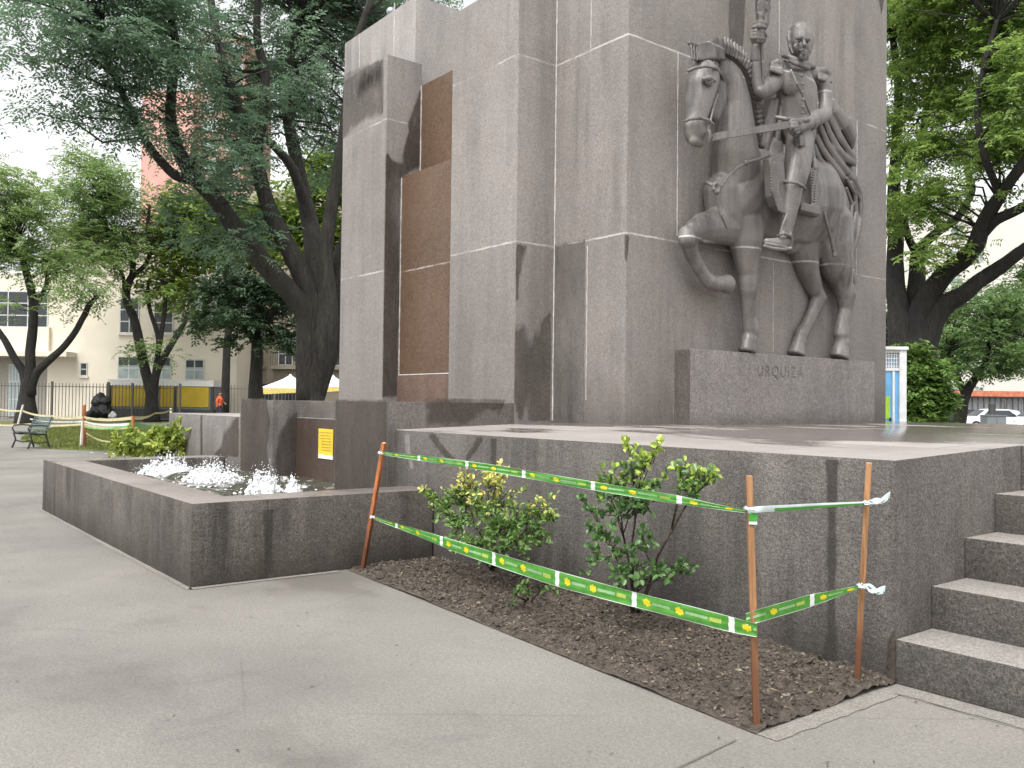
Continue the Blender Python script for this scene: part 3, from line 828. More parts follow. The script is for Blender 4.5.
# yellow notice taped to the wet panel
no = thing('notice', 'yellow paper notice with a white lower strip on the wet brown panel', 'notice', (-9.3, 4.84, 1))
A = (-10.081,4.85,1.154); B2 = (-9.673,4.85,1.149); C2 = (-10.067,4.85,0.789)
zt_, zb_ = A[2], C2[2]; x0, x1 = A[0], B2[0] - .02
MB().box(x0, x1, 4.838, 4.846, zb_ + .05, zt_).build('sheet', simple('yellow_paper', (.75, .52, .03), .5), no)
MB().box(x0, x1, 4.8385, 4.8465, zb_, zb_ + .049).build('white_strip', simple('white_paper', (.75, .75, .72), .5), no)
mb = MB()
for k, zz in enumerate(np.linspace(zt_ - .05, zb_ + .1, 7)):
    xx = x0 + .03 + (.06 if k > 2 else 0)
    while xx < x1 - .05:
        w = rnd.uniform(.015, .05); mb.box(xx, min(xx + w, x1 - .03), 4.8355, 4.8378, zz, zz + .012); xx += w + .012
mb.build('printed_lines', simple('print_grey', (.35, .24, .04), .6), no)

# ------------------------------------------------------------------ planting bed
def soil_mat():
    m, nt, b, o = newmat('soil'); g = G(nt)
    n = g.noise(24, 6, .7)
    c = g.mix(g.mr(n, .3, .7), (.03, .0235, .018), (.125, .1, .079))
    c = g.mix(g.mr(g.vor(38), .0, .12, .5, 0), c, (.16, .13, .1))
    nt.links.new(c, b.inputs['Base Color']); b.inputs['Roughness'].default_value = .95
    nt.links.new(g.bump(g.noise(60, 5, .7), .9, .02), b.inputs['Normal'])
    return m
SOIL = soil_mat()
nx, ny = 420, 110
u = np.linspace(0, 1, nx)[None, :]; v = np.linspace(0, 1, ny)[:, None]
xs = -7.088 + (4.6) * u + 0 * v
ylo = 3.69 - .31 * u
ys = ylo + (4.625 - ylo) * v
zz = .004 + .022 * np.minimum(1, np.minimum(v / .3, 1)) * np.minimum(1, np.minimum(u, 1 - u) / .03)
zz = zz + .022 * (vnoise(xs, ys, 3, 1) - .4) + (.024 * (vnoise(xs, ys, 10, 2) - .4) + .022 * vnoise(xs, ys, 24, 3) ** 2 + .016 * vnoise(xs, ys, 52, 4) ** 2) * np.minimum(1, .25 + v / .08)
zz = np.maximum(zz, .003)
V = np.stack([xs, ys, zz], -1).reshape(-1, 3); idx = np.arange(nx * ny).reshape(ny, nx)
F = np.stack([idx[:-1, :-1], idx[:-1, 1:], idx[1:, 1:], idx[1:, :-1]], -1).reshape(-1, 4)
mk('soil', V, F, SOIL, smooth=True, kind='structure')
def soil_z(x, y):
    uu = min(1, max(0, (x + 7.088) / 4.6)); yl = 3.69 - .31 * uu; vv = min(1, max(0, (y - yl) / (4.625 - yl)))
    return float(zz[int(vv * (ny - 1)), int(uu * (nx - 1))])
mb = MB()
def clod(x, y, s, mbx):
    z = soil_z(x, y); n0 = len(mbx.V)
    mbx.ball((x, y, z), s, (rnd.uniform(.8, 1.4), rnd.uniform(.8, 1.4), rnd.uniform(.5, .9)), 7, 5)
    mbx.V[n0:] = [(a + rnd.gauss(0, s * .16), b_ + rnd.gauss(0, s * .16), c_ + rnd.gauss(0, s * .16)) for a, b_, c_ in mbx.V[n0:]]
for k in range(4200):
    uu = rnd.random(); x = -7.06 + 4.53 * uu; y = 3.71 - .31 * uu + (4.6 - 3.71 + .31 * uu) * rnd.random()
    clod(x, y, min(.03, .004 + rnd.expovariate(190)), mb)
mk('soil_clods', mb.V, mb.F, SOIL, kind='stuff', label='loose dark clods of earth in the planting bed', cat='soil')
n = 7000; uu = RG.uniform(0, 1, n); px_ = -7.07 + 4.56 * uu; py_ = 3.71 - .31 * uu + (.88 + .3 * uu) * RG.uniform(0, 1, n)
bs = np.array([(x, y, soil_z(x, y) + rnd.uniform(-.002, .012)) for x, y in zip(px_, py_)])
V, F = leaflets(bs, unit(RG.normal(0, 1, (n, 3)) * np.array([1, 1, .35])), unit(np.column_stack([RG.normal(0, .5, (n, 2)), np.ones(n)])), RG.uniform(.01, .04, n), RG.uniform(.006, .017, n))
mk('mulch', V, F, leafmat('mulch', (.024, .019, .0145), (.21, .172, .138), trans=.02, rough=.8, nscale=14), kind='stuff', label='shredded brown mulch over the planting bed', cat='mulch')
# fallen leaves and pale chips on the earth
n = 170; uu = RG.uniform(0, 1, n); px_ = -7.06 + 4.5 * uu; py_ = 3.73 - .31 * uu + (.85 + .3 * uu) * RG.uniform(0, 1, n)
bs = np.array([(x, y, soil_z(x, y) + .012) for x, y in zip(px_, py_)])
dd = unit(RG.normal(0, 1, (n, 3)) * np.array([1, 1, .25])); nn = unit(np.column_stack([RG.normal(0, .3, (n, 2)), np.ones(n)]))
V, F = leaflets(bs, dd, nn, RG.uniform(.02, .05, n), RG.uniform(.012, .025, n))
mk('fallen_leaves', V, F, leafmat('fallen_leaf', (.13, .085, .05), (.33, .29, .19), trans=.1, nscale=9), kind='stuff', label='fallen leaves and pale chips on the dark earth', cat='leaf litter')
# leaves and twigs blown on the pavement
n = 60; q = RG.uniform([-9, -.5], [-1.2, 3.2], (n, 2)); q2 = RG.uniform([-2.4, 2.2], [-.9, 4.5], (26, 2)); q = np.concatenate([q, q2]); n = len(q)
V, F = leaflets(np.column_stack([q, np.full(n, .006)]), unit(RG.normal(0, 1, (n, 3)) * np.array([1, 1, .1])), unit(np.column_stack([RG.normal(0, .25, (n, 2)), np.ones(n)])), RG.uniform(.015, .04, n), RG.uniform(.006, .014, n))
mk('pavement_litter', V, F, leafmat('dry_leaf', (.03, .022, .016), (.11, .085, .06), trans=.05, nscale=5), kind='stuff', label='dry leaves scattered on the pavement', cat='leaf litter')
# flush concrete borders and joints in the paving
EDGE = granite('border_concrete', (.2, .187, .168), grain=.25, streak=0, blotch=.2, gscale=80, rough=.85)
def strip(name, a, b2, w, z, mat):
    a = Vector((*a[:2], 0)); b2 = Vector((*b2[:2], 0)); t = (b2 - a).normalized(); s = Vector((-t.y, t.x, 0)) * w; n = 30; P = []; Q = []
    for i in range(n + 1):
        p = a + (b2 - a) * i / n; P.append((p.x + rnd.gauss(0, w * .025), p.y + rnd.gauss(0, w * .025), z)); p = p + s; Q.append((p.x + rnd.gauss(0, w * .025), p.y + rnd.gauss(0, w * .025), z))
    mk(name, P + Q, [(i, i + 1, n + 2 + i, n + 1 + i) for i in range(n)], mat, kind='structure')
DARKJ = simple('joint_dirt', (.115, .105, .092), .95)
strip('pavement_border', (-2.51, 3.385), (-2.51, 4.5), -.13, .004, EDGE)
strip('pavement_border', (-7.08, 2.3), (-7.08, 3.6), -.07, .0045, EDGE)
strip('pavement_border', (-13.4, 2.32), (-7.02, 2.32), -.05, .0045, EDGE)
strip('pavement_border', (-2.4, 4.6), (.7, 4.6), -.14, .0045, EDGE)
strip('pavement_joint', (-2.4, 4.45), (.7, 4.45), -.006, .008, DARKJ)
strip('pavement_joint', (-2.5, 3.25), (-2.35, 1.9), .007, .008, DARKJ)
# ------------------------------------------------------------------ the carved horseman
CARVE = granite('carved_granite', (.168, .153, .143), grain=.14, streak=.6, blotch=.25, joints=JN, gscale=55, bump=.12, rough=.44, spec=.55, tone=.02)
CARVE_D = granite('carved_granite_fine', (.15, .136, .127), grain=.14, streak=.6, blotch=.25, joints=JN, gscale=55, bump=.12, rough=.46, spec=.5, tone=.02)
VX = .02
hb = MB()
FL = .62
def HT(pts, flat=FL, n=14): hb.tube(pts, n, flat, (1, 0, 0), cap=.7)
# barrel and quarters
HT([(-6.58,8.433,3.987,0.463), (-6.54,8.666,4.04,0.552), (-6.52,9.112,4.082,0.602), (-6.52,9.656,4.116,0.608), (-6.54,10.128,4.152,0.573), (-6.58,10.445,4.14,0.425)], .6)
HT([(-6.46,8.429,3.859,0.353), (-6.44,8.609,4.061,0.332)], .6)
# chest bulge and shoulder
HT([(-6.51,8.142,4,0.267), (-6.51,8.181,3.749,0.279), (-6.51,8.441,3.573,0.236)], .7)
# neck
HT([(-6.52,8.447,4.217,0.414), (-6.46,8.329,4.491,0.339), (-6.42,8.293,4.768,0.268), (-6.4,8.246,5.022,0.22), (-6.4,8.134,5.229,0.196), (-6.41,8.002,5.339,0.172)], .62)
# head
HT([(-6.3,7.573,5.157,0.193), (-6.27,7.471,4.97,0.197), (-6.25,7.4,4.772,0.168), (-6.24,7.349,4.606,0.146), (-6.23,7.322,4.489,0.135), (-6.24,7.335,4.396,0.124)], .8)
HT([(-6.32,7.786,5.102,0.134), (-6.32,7.806,4.925,0.135), (-6.3,7.697,4.717,0.1)], .7)
HT([(-6.16,7.362,4.47,0.048), (-6.16,7.379,4.419,0.048)], .8)
HT([(-6.2,7.264,4.33,0.059), (-6.2,7.395,4.334,0.059)], .8)
HT([(-6.28,7.465,5.147,0.109), (-6.3,7.726,5.205,0.111)], .7)
# raised foreleg
HT([(-6.52,8.36,3.611,0.247), (-6.48,8.002,3.557,0.206), (-6.46,7.716,3.493,0.169), (-6.44,7.524,3.409,0.133)], .7)
HT([(-6.44,7.457,3.4,0.105), (-6.42,7.435,3.306,0.11)], .9)
HT([(-6.44,7.475,3.325,0.111), (-6.46,7.567,3.183,0.095), (-6.46,7.67,3.06,0.084), (-6.46,7.791,2.948,0.085), (-6.46,7.861,2.909,0.096)], .8)
HT([(-6.46,7.861,2.909,0.096), (-6.46,7.967,2.885,0.08), (-6.46,8.02,2.89,0.08)], .8)
HT([(-6.46,7.975,2.886,0.094), (-6.46,8.02,2.89,0.094)], .85)
HT([(-6.46,8.002,2.894,0.08), (-6.46,8.163,2.903,0.11), (-6.46,8.199,2.904,0.116)], .85, 16)
# standing foreleg
HT([(-6.48,8.514,3.673,0.284), (-6.46,8.528,3.423,0.236), (-6.46,8.549,3.2,0.177), (-6.46,8.57,3.036,0.142), (-6.455,8.564,2.94,0.139), (-6.455,8.565,2.857,0.13), (-6.47,8.586,2.754,0.112), (-6.48,8.62,2.543,0.101), (-6.48,8.66,2.427,0.119), (-6.48,8.66,2.379,0.113), (-6.48,8.642,2.307,0.089)], .75)
hb.tube([(-6.48,8.623,2.318,0.089), (-6.48,8.586,2.138,0.124)], 16, .85, cap=.08); hb.tube([(-6.48,8.623,2.306,0.101), (-6.48,8.623,2.27,0.104)], 14, .85)
# hind legs
HT([(-6.58,9.791,3.812,0.295), (-6.58,9.86,3.512,0.231), (-6.58,9.973,3.24,0.162), (-6.58,10.131,3.02,0.117), (-6.57,10.208,2.921,0.124), (-6.58,10.089,2.73,0.091), (-6.58,9.934,2.525,0.084), (-6.58,9.825,2.416,0.102), (-6.58,9.793,2.35,0.083)], .85)
hb.tube([(-6.58,9.782,2.336,0.083), (-6.58,9.719,2.155,0.127)], 16, .9, cap=.08); hb.tube([(-6.58,9.793,2.35,0.096), (-6.58,9.782,2.311,0.099)], 14, .9)
HT([(-6.52,10.282,3.922,0.406), (-6.48,10.36,3.61,0.328), (-6.48,10.479,3.333,0.251), (-6.49,10.615,3.108,0.173), (-6.48,10.696,2.981,0.16), (-6.5,10.706,2.796,0.114), (-6.5,10.636,2.591,0.106), (-6.5,10.613,2.457,0.126), (-6.5,10.637,2.378,0.1)], .78)
hb.tube([(-6.5,10.637,2.365,0.1), (-6.5,10.567,2.149,0.146)], 16, .85, cap=.08); hb.tube([(-6.5,10.637,2.378,0.113), (-6.5,10.626,2.331,0.116)], 14, .85)
HT([(-6.56,9.548,3.624,0.214), (-6.54,9.865,3.597,0.103)], .7)
hb.box(XM - .03, XM + .02, 8.0, 8.02, 2.6, 2.62)
V, F = melt(hb, .0175, 3)
hd = lambda p, r, d: dent(V, p, r, d)
hd((-6.1,7.399,4.96), .09, .05); hd((-6.04,7.227,4.398), .075, .08); hd((-6.06,7.179,4.313), .05, .045); hd((-6.08,7.332,4.343), .045, .035)
for p in [(-6.24,7.241,4.778), (-6.24,7.243,4.648), (-6.24,7.256,4.89)]: dent(V, p, .14, .03, (-.3, .8, 0))
horse = mk('horse', V, F, CARVE, mon, smooth=True, label='carved horse with its near foreleg raised')
# eye, ears and forelock, mane
mb = MB(); mb.ball((-6.13,7.435,4.977), .045, (1, 1, .8)); mb.tube([(-6.1,7.3,4.98,0.021), (-6.09,7.386,5.013,0.032), (-6.13,7.535,5.022,0.022)], 8)
V, F = melt(mb, .01, 2); mk('eye', V, F, CARVE, horse, smooth=True)
mb = MB()
# forelock: an upright combed fan between the ears
mb.prism([(-6.3,7.369,5.427), (-6.36,7.882,5.638), (-6.36,7.903,5.391), (-6.3,7.622,5.325), (-6.28,7.364,5.232)], (.08, 0, 0))
for k in range(11):
    t = k / 10
    a = (-6.22,7.243,5.357); b_ = (-6.28,7.749,5.565); c_ = (-6.19,7.226,5.192); d_ = (-6.26,7.744,5.333)
    mb.tube([(*(a[i] + (b_[i] - a[i]) * t for i in range(3)), .015), (*(c_[i] + (d_[i] - c_[i]) * t for i in range(3)), .015)], 6)
mb.tube([(-6.24,7.234,5.394,0.027), (-6.23,7.352,5.4,0.019), (-6.25,7.559,5.483,0.019), (-6.3,7.773,5.606,0.028)], 7)
mb.tube([(-6.32,7.763,5.593,0.028), (-6.32,7.817,5.494,0.034), (-6.32,7.853,5.367,0.034)], 8)
V, F = melt(mb, .012, 1); mk('forelock', V, F, CARVE_D, horse, smooth=True)
mb = MB()
cr = [(-6.38,7.908,5.582,0.097), (-6.38,8.069,5.578,0.092), (-6.38,8.233,5.55,0.087), (-6.39,8.395,5.488,0.082), (-6.4,8.503,5.388,0.077), (-6.42,8.589,5.246,0.065), (-6.44,8.675,5.091,0.06), (-6.46,8.743,4.93,0.06), (-6.48,8.811,4.78,0.054), (-6.49,8.845,4.643,0.06)]
mb.tube(cr, 10, .7)
for (a, b_) in zip(cr[:-1], cr[1:]):
    for k in range(3):
        t = (k + .5) / 3
        p = [a[i] + (b_[i] - a[i]) * t for i in range(4)]
        d = Vector((0, b_[1] - a[1], b_[2] - a[2])).normalized(); s = Vector((0, -d.z, d.y))
        q = Vector(p[:3]) + Vector((p[3] * .62, 0, 0)); w = p[3] * 1.0
        mb.tube([(*(q - s * w), .016), (*(q + Vector((.015, 0, 0))), .024), (*(q + s * w), .016)], 6)
V, F = melt(mb, .011, 1); mk('mane', V, F, CARVE_D, horse, smooth=True)
mb = MB()
mb.tube([(-6.5,10.597,4.631,0.08), (-6.5,10.839,4.564,0.101), (-6.51,11.005,4.402,0.088), (-6.51,11.032,4.16,0.082), (-6.51,10.959,3.904,0.095), (-6.52,10.855,3.648,0.088), (-6.54,10.841,3.405,0.081), (-6.56,10.949,3.2,0.068), (-6.56,10.974,3.121,0.034)], 10, .9)
for f_ in ([(-6.4,10.552,4.523,0.026), (-6.4,10.771,4.345,0.033), (-6.41,10.814,4.112,0.033), (-6.41,10.718,3.831,0.04), (-6.42,10.616,3.58,0.033), (-6.46,10.684,3.352,0.027)], [(-6.41,10.689,4.495,0.027), (-6.44,10.962,4.301,0.027), (-6.44,10.988,4.06,0.027), (-6.44,10.891,3.803,0.034), (-6.46,10.804,3.526,0.027), (-6.49,10.856,3.292,0.02)], [(-6.42,10.586,4.4,0.026), (-6.42,10.732,4.209,0.027), (-6.41,10.693,3.961,0.027), (-6.42,10.592,3.683,0.026), (-6.44,10.602,3.501,0.026)]):
    mb.tube(f_, 7)
V, F = melt(mb, .013, 1); mk('tail', V, F, CARVE_D, horse, smooth=True)
# bridle and breast strap
mb = MB()
def band(pts, r=.022, fl=.8): mb.tube(pts, 7, fl)
band([(-6.14,7.072,4.491,0.021), (-6.08,7.073,4.497,0.021), (-6.05,7.197,4.526,0.021), (-6.06,7.339,4.537,0.021), (-6.16,7.544,4.561,0.022)])
band([(-6.16,7.129,5.041,0.021), (-6.11,7.182,5.072,0.021), (-6.08,7.323,5.119,0.021), (-6.14,7.563,5.174,0.022), (-6.22,7.765,5.158,0.022), (-6.26,7.868,5.104,0.022)])
band([(-6.18,7.649,4.919,0.016), (-6.16,7.558,4.762,0.016), (-6.13,7.473,4.605,0.016), (-6.09,7.376,4.445,0.016)])
band([(-6.08,7.38,4.433,0.027), (-6.08,7.398,4.372,0.027), (-6.1,7.406,4.313,0.021)])
V, F = melt(mb, .011, 1); mk('bridle', V, F, CARVE_D, horse, smooth=True)
mb = MB()
band([(-6.28,7.579,3.956,0.027), (-6.2,7.549,3.914,0.027), (-6.16,7.602,3.882,0.027)])
band([(-6.15,7.691,3.905,0.019), (-6.15,7.793,4.022,0.019), (-6.16,7.962,4.153,0.02), (-6.16,8.158,4.256,0.02), (-6.16,8.416,4.348,0.02), (-6.18,8.575,4.405,0.02)])
band([(-6.15,7.59,3.845,0.019), (-6.14,7.613,3.705,0.019), (-6.13,7.652,3.577,0.019), (-6.16,7.795,3.458,0.019)])
mb.ball((-6.16,7.61,3.878), .07, (.5, 1, 1)); mb.ball((-6.2,8.175,4.256), .035, (.6, 1, 1))
for k in range(7):
    a = k * 2 * pi / 7; c_ = (-6.125,7.567,3.864)
    mb.ball((c_[0], c_[1] + .05 * cos(a), c_[2] + .05 * sin(a)), .024, (.7, 1, 1), 8, 6)
V, F = melt(mb, .01, 1); mk('breast_strap', V, F, CARVE_D, horse, smooth=True)
# saddle cloth with its fringe
mb = MB()
mb.prism([(-6.08,8.437,4.335), (-6.08,8.703,4.454), (-6.08,8.806,3.85), (-6.08,8.69,3.752), (-6.08,8.555,3.801), (-6.08,8.478,3.905)], (-.09, 0, 0))
mb.prism([(-6.1,9.01,4.36), (-6.12,9.453,4.406), (-6.12,9.501,3.814), (-6.1,9.075,3.81)], (-.09, 0, 0))
for k in range(22):
    t = k / 21
    p = [Vector((-6.05,8.414,4.301)), Vector((-6.05,8.436,3.962)), Vector((-6.05,8.57,3.752))]
    q = p[0].lerp(p[1], t * 2) if t < .5 else p[1].lerp(p[2], t * 2 - 1)
    mb.tube([(*q, .012), (*(q + Vector((.012, .13, -.03 + .0 * t))), .02)], 6)
for k in range(14):
    t = k / 13; a = Vector((-6.06,9.036,3.822)).lerp(Vector((-6.06,9.407,3.815)), t)
    mb.tube([(*a, .018), (*(a + Vector((.01, .01, .09))), .012)], 6)
for k in range(16):
    t = k / 15; a = Vector((-6.06,9.371,4.331)).lerp(Vector((-6.06,9.407,3.852)), t)
    mb.tube([(*a, .016), (*(a + Vector((.008, -.16, -.02))), .01)], 6)
band([(-6.09,8.584,4.317,0.017), (-6.09,8.606,3.996,0.017), (-6.09,8.723,3.863,0.017)])
V, F = melt(mb, .011, 1); mk('saddle_cloth', V, F, CARVE_D, horse, smooth=True)

# ------------------------------------------------------------------ rider
rb = MB()
def RT(pts, flat=.6, n=14, cap=.7): rb.tube(pts, n, flat, (1, 0, 0), cap=cap)
# trunk
RT([(-6.4,9.442,5.739,0.187), (-6.36,9.363,5.608,0.309), (-6.33,9.341,5.445,0.357), (-6.33,9.342,5.296,0.351), (-6.34,9.358,5.154,0.339), (-6.35,9.374,5.035,0.333), (-6.34,9.382,4.86,0.321)], .5)
RT([(-6.36,8.994,5.555,0.121), (-6.33,9.339,5.643,0.135), (-6.39,9.883,5.704,0.115)], .75)
RT([(-6.32,9.366,5.721,0.136), (-6.3,9.356,5.812,0.123)], .85)
# pectorals
RT([(-6.24,9.004,5.377,0.156), (-6.22,9.178,5.425,0.169), (-6.24,9.438,5.455,0.148)], .45)
# head
RT([(-6.3,9.375,6.078,0.154), (-6.28,9.346,5.989,0.166), (-6.26,9.317,5.901,0.153), (-6.23,9.293,5.811,0.116), (-6.21,9.285,5.766,0.079)], .95)
RT([(-6.32,9.32,6.107,0.117), (-6.29,9.381,6.113,0.123)], 1)
# brow, nose, cheeks, lips, chin, ear
RT([(-6.06,8.918,5.841,0.027), (-6.03,8.973,5.851,0.029), (-6.09,9.227,5.921,0.027)], .7, cap=.6)
RT([(-6.05,9.044,5.871,0.021), (-6.02,9.019,5.807,0.025), (-5.995,8.994,5.753,0.032)], .8)
RT([(-6.13,9.032,5.791,0.06), (-6.12,9.068,5.756,0.054)], .5); RT([(-6.16,9.334,5.88,0.043), (-6.15,9.308,5.827,0.042)], .5)
RT([(-6.04,8.969,5.702,0.019), (-6.015,8.999,5.706,0.02), (-6.045,9.119,5.736,0.018)], .6)
RT([(-6.04,8.99,5.675,0.018), (-6.025,9.014,5.673,0.019), (-6.045,9.099,5.701,0.018)], .6)
RT([(-6.08,9.06,5.657,0.045), (-6.08,9.121,5.67,0.039)], .8)
RT([(-6.28,9.098,5.935,0.033), (-6.28,9.109,5.877,0.03), (-6.26,9.1,5.82,0.024)], .6)
# right arm raised with the palm, left arm forward to the reins
RT([(-6.32,8.957,5.51,0.126), (-6.29,8.817,5.359,0.125), (-6.27,8.654,5.232,0.106), (-6.27,8.52,5.154,0.088)], .8)
RT([(-6.28,8.534,5.16,0.082), (-6.3,8.522,5.292,0.088), (-6.3,8.501,5.453,0.082), (-6.3,8.5,5.617,0.07), (-6.3,8.498,5.735,0.064)], .8)
RT([(-6.36,9.926,5.667,0.108), (-6.34,9.963,5.515,0.102), (-6.3,9.923,5.342,0.102), (-6.26,9.839,5.186,0.094)], .8)
RT([(-6.26,9.861,5.191,0.095), (-6.2,9.55,5.047,0.096), (-6.16,9.3,4.924,0.079), (-6.14,9.167,4.867,0.066)], .85)
# legs: thigh, knee, boot
RT([(-6.3,9.365,4.798,0.221), (-6.2,9.197,4.572,0.211), (-6.12,9.06,4.361,0.184), (-6.08,8.962,4.193,0.159), (-6.08,8.903,4.077,0.141), (-6.08,8.865,3.894,0.129), (-6.09,8.822,3.702,0.111), (-6.1,8.799,3.559,0.093), (-6.1,8.78,3.44,0.087)], .7)
RT([(-6.1,8.839,3.435,0.082), (-6.08,8.674,3.389,0.075), (-6.07,8.507,3.367,0.057), (-6.08,8.39,3.371,0.04)], .8)
RT([(-6.4,8.979,4.648,0.157), (-6.36,8.964,4.442,0.145), (-6.34,8.958,4.243,0.108)], .6)
V, F = melt(rb, .0125, 3)
for p, r, d in [((-6.06,8.978,5.821), .048, .03), ((-6.09,9.192,5.88), .045, .03), ((-6.01,8.993,5.682), .028, .012)]: dent(V, p, r, d)
rider = mk('rider', V, F, CARVE, mon, smooth=True, label='carved bald officer seated on the horse')
for c_, r_ in (((-6.088,9.024,5.84), .02), ((-6.115,9.23,5.896), .018)):
    mb = MB(); mb.ball(c_, r_); mk('eye', mb.V, mb.F, CARVE_D, rider, smooth=True)
# hair fringe, collar, epaulettes, coat details
mb = MB()
mb.tube([(-6.34,9.205,6.069,0.043), (-6.33,9.17,5.995,0.043), (-6.3,9.148,5.918,0.03), (-6.26,9.111,5.823,0.024), (-6.23,9.108,5.752,0.024)], 8, .7)
V, F = melt(mb, .012, 1); mk('hair', V, F, CARVE_D, rider, smooth=True)
mb = MB()
mb.tube([(-6.32,9.036,5.736,0.03), (-6.22,9.013,5.688,0.039), (-6.13,9.023,5.627,0.039), (-6.12,9.13,5.615,0.036), (-6.16,9.314,5.66,0.036), (-6.26,9.594,5.722,0.034)], 8, .9)
mb.tube([(-6.2,9.004,5.631,0.03), (-6.11,9.014,5.571,0.03), (-6.11,9.136,5.577,0.03), (-6.18,9.366,5.63,0.03)], 8, .9)
V, F = melt(mb, .012, 2); mk('collar', V, F, CARVE_D, rider, smooth=True)
for c0, c1, nm in ((((-6.24,8.649,5.436), (-6.2,8.788,5.41)), ((-6.3,8.77,5.555), (-6.24,8.883,5.577)), 1), (((-6.28,9.691,5.588), (-6.36,10.083,5.665)), ((-6.32,9.774,5.734), (-6.42,10.178,5.822)), 2)):
    mb = MB()
    a, b_ = Vector(c0[0]), Vector(c0[1]); ta, tb = Vector(c1[0]), Vector(c1[1])
    mb.tube([(*ta, .04), (*((ta + tb) / 2 + Vector((.02, 0, .015))), .055), (*tb, .045)], 10, .8)
    for k in range(10):
        t = k / 9; mb.tube([(*ta.lerp(tb, t), .022), (*(a.lerp(b_, t) + Vector((.03, 0, 0))), .021)], 7)
    V, F = melt(mb, .011, 1); mk('epaulette', V, F, CARVE_D, rider, smooth=True)
mb = MB()
mb.tube([(-6.2,8.734,4.899,0.029), (-6.1,8.787,4.862,0.029), (-6.07,8.961,4.873,0.029), (-6.1,9.23,4.943,0.03), (-6.22,9.603,5.063,0.025)], 8, .7)
mb.tube([(-6.16,8.967,5.502,0.018), (-6.08,8.972,5.313,0.018), (-6.1,9.145,5.19,0.018), (-6.16,9.362,5.059,0.018)], 6, .7)
for py_, c_ in ((76, (-6.11,9.117,5.452)), (84, (-6.07,9.078,5.335)), (92, (-6.09,9.109,5.252)), (100, (-6.1,9.125,5.162)), (107, (-6.11,9.14,5.083)), (113, (-6.12,9.156,5.017))): mb.ball(c_, .02, (1, 1, 1), 8, 6)
V, F = melt(mb, .01, 1); mk('belt', V, F, CARVE_D, rider, smooth=True)
mb = MB()
for p in ([(-6.3,8.5,5.523,0.088), (-6.3,8.499,5.7,0.076)], [(-6.18,9.456,4.986,0.095), (-6.17,9.378,4.951,0.094)]):
    mb = MB(); mb.tube(p, 10, .85)
    V, F = melt(mb, .011, 1); mk('cuff', V, F, CARVE_D, rider, smooth=True)
# hands with fingers
mb = MB()
mb.tube([(-6.14,9.187,4.871,0.066), (-6.11,9.021,4.818,0.077), (-6.1,8.926,4.784,0.071)], 9, .8)
for p in ([(-6.04,8.917,4.827,0.023), (-6,8.76,4.773,0.023), (-6.03,8.745,4.742,0.023), (-6.08,8.857,4.754,0.021)], [(-6.02,8.888,4.781,0.023), (-5.99,8.745,4.727,0.023), (-6.03,8.745,4.707,0.023), (-6.08,8.877,4.722,0.021)],
          [(-6.03,8.923,4.755,0.023), (-6.01,8.795,4.707,0.023), (-6.05,8.814,4.691,0.021), (-6.09,8.932,4.706,0.019)], [(-6.05,8.973,4.734,0.021), (-6.03,8.864,4.69,0.021), (-6.07,8.893,4.682,0.019), (-6.1,8.987,4.696,0.018)],
          [(-6.08,9.057,4.866,0.024), (-6.04,8.917,4.857,0.023), (-6.02,8.788,4.825,0.021), (-6.03,8.745,4.801,0.017)]): mb.tube(p, 7)
V, F = melt(mb, .009, 1); mk('hand', V, F, CARVE, rider, smooth=True)
mb = MB()
mb.tube([(-6.3,8.498,5.723,0.07), (-6.29,8.484,5.799,0.082), (-6.28,8.489,5.856,0.076)], 9, .8)
for p in ([(-6.22,8.278,5.79,0.023), (-6.16,8.271,5.78,0.023), (-6.16,8.383,5.799,0.023), (-6.22,8.54,5.85,0.02)], [(-6.22,8.278,5.756,0.023), (-6.16,8.271,5.74,0.023), (-6.16,8.383,5.765,0.023), (-6.22,8.54,5.815,0.02)],
          [(-6.22,8.278,5.721,0.023), (-6.16,8.272,5.702,0.023), (-6.16,8.383,5.726,0.023), (-6.22,8.541,5.78,0.019)], [(-6.22,8.297,5.691,0.021), (-6.17,8.304,5.677,0.021), (-6.18,8.411,5.705,0.021), (-6.23,8.536,5.746,0.017)],
          [(-6.22,8.522,5.751,0.023), (-6.2,8.532,5.806,0.023), (-6.16,8.42,5.821,0.021), (-6.15,8.331,5.817,0.017)]): mb.tube(p, 7)
V, F = melt(mb, .009, 1); mk('hand', V, F, CARVE, rider, smooth=True)
# palm branch held upright: stem and leaves carved close together
mb = MB()
mb.tube([(-6.24,8.537,5.114,0.02), (-6.22,8.506,5.407,0.02), (-6.22,8.485,5.694,0.023), (-6.24,8.472,5.932,0.052), (-6.26,8.496,6.181,0.064), (-6.26,8.513,6.434,0.064), (-6.26,8.529,6.723,0.047)], 9, .8)
rr_ = random.Random(3)
ctr = [(-6.22,8.445,5.894,0.081), (-6.22,8.443,6.046,0.099), (-6.22,8.442,6.186,0.099), (-6.22,8.459,6.332,0.099), (-6.22,8.458,6.496,0.087), (-6.22,8.475,6.689,0.058)]
for k in range(64):
    t = rr_.uniform(0, len(ctr) - 1.01); i = int(t); f_ = t - i
    p = [ctr[i][q] + (ctr[i + 1][q] - ctr[i][q]) * f_ for q in range(4)]
    a = rr_.uniform(-1.2, 1.2); y0 = p[1] + p[3] * .8 * sin(a) * 1.1; x0 = p[0] + p[3] * .6 * cos(a)
    l = rr_.uniform(.13, .22); sw = sin(a) * .07
    mb.tube([(x0 - .02, y0 - sw * .5, p[2] - l * .5, .012), (x0 + .02, y0, p[2], .03), (x0 + .035, y0 + sw * .8, p[2] + l * .5, .008)], 6, .6)
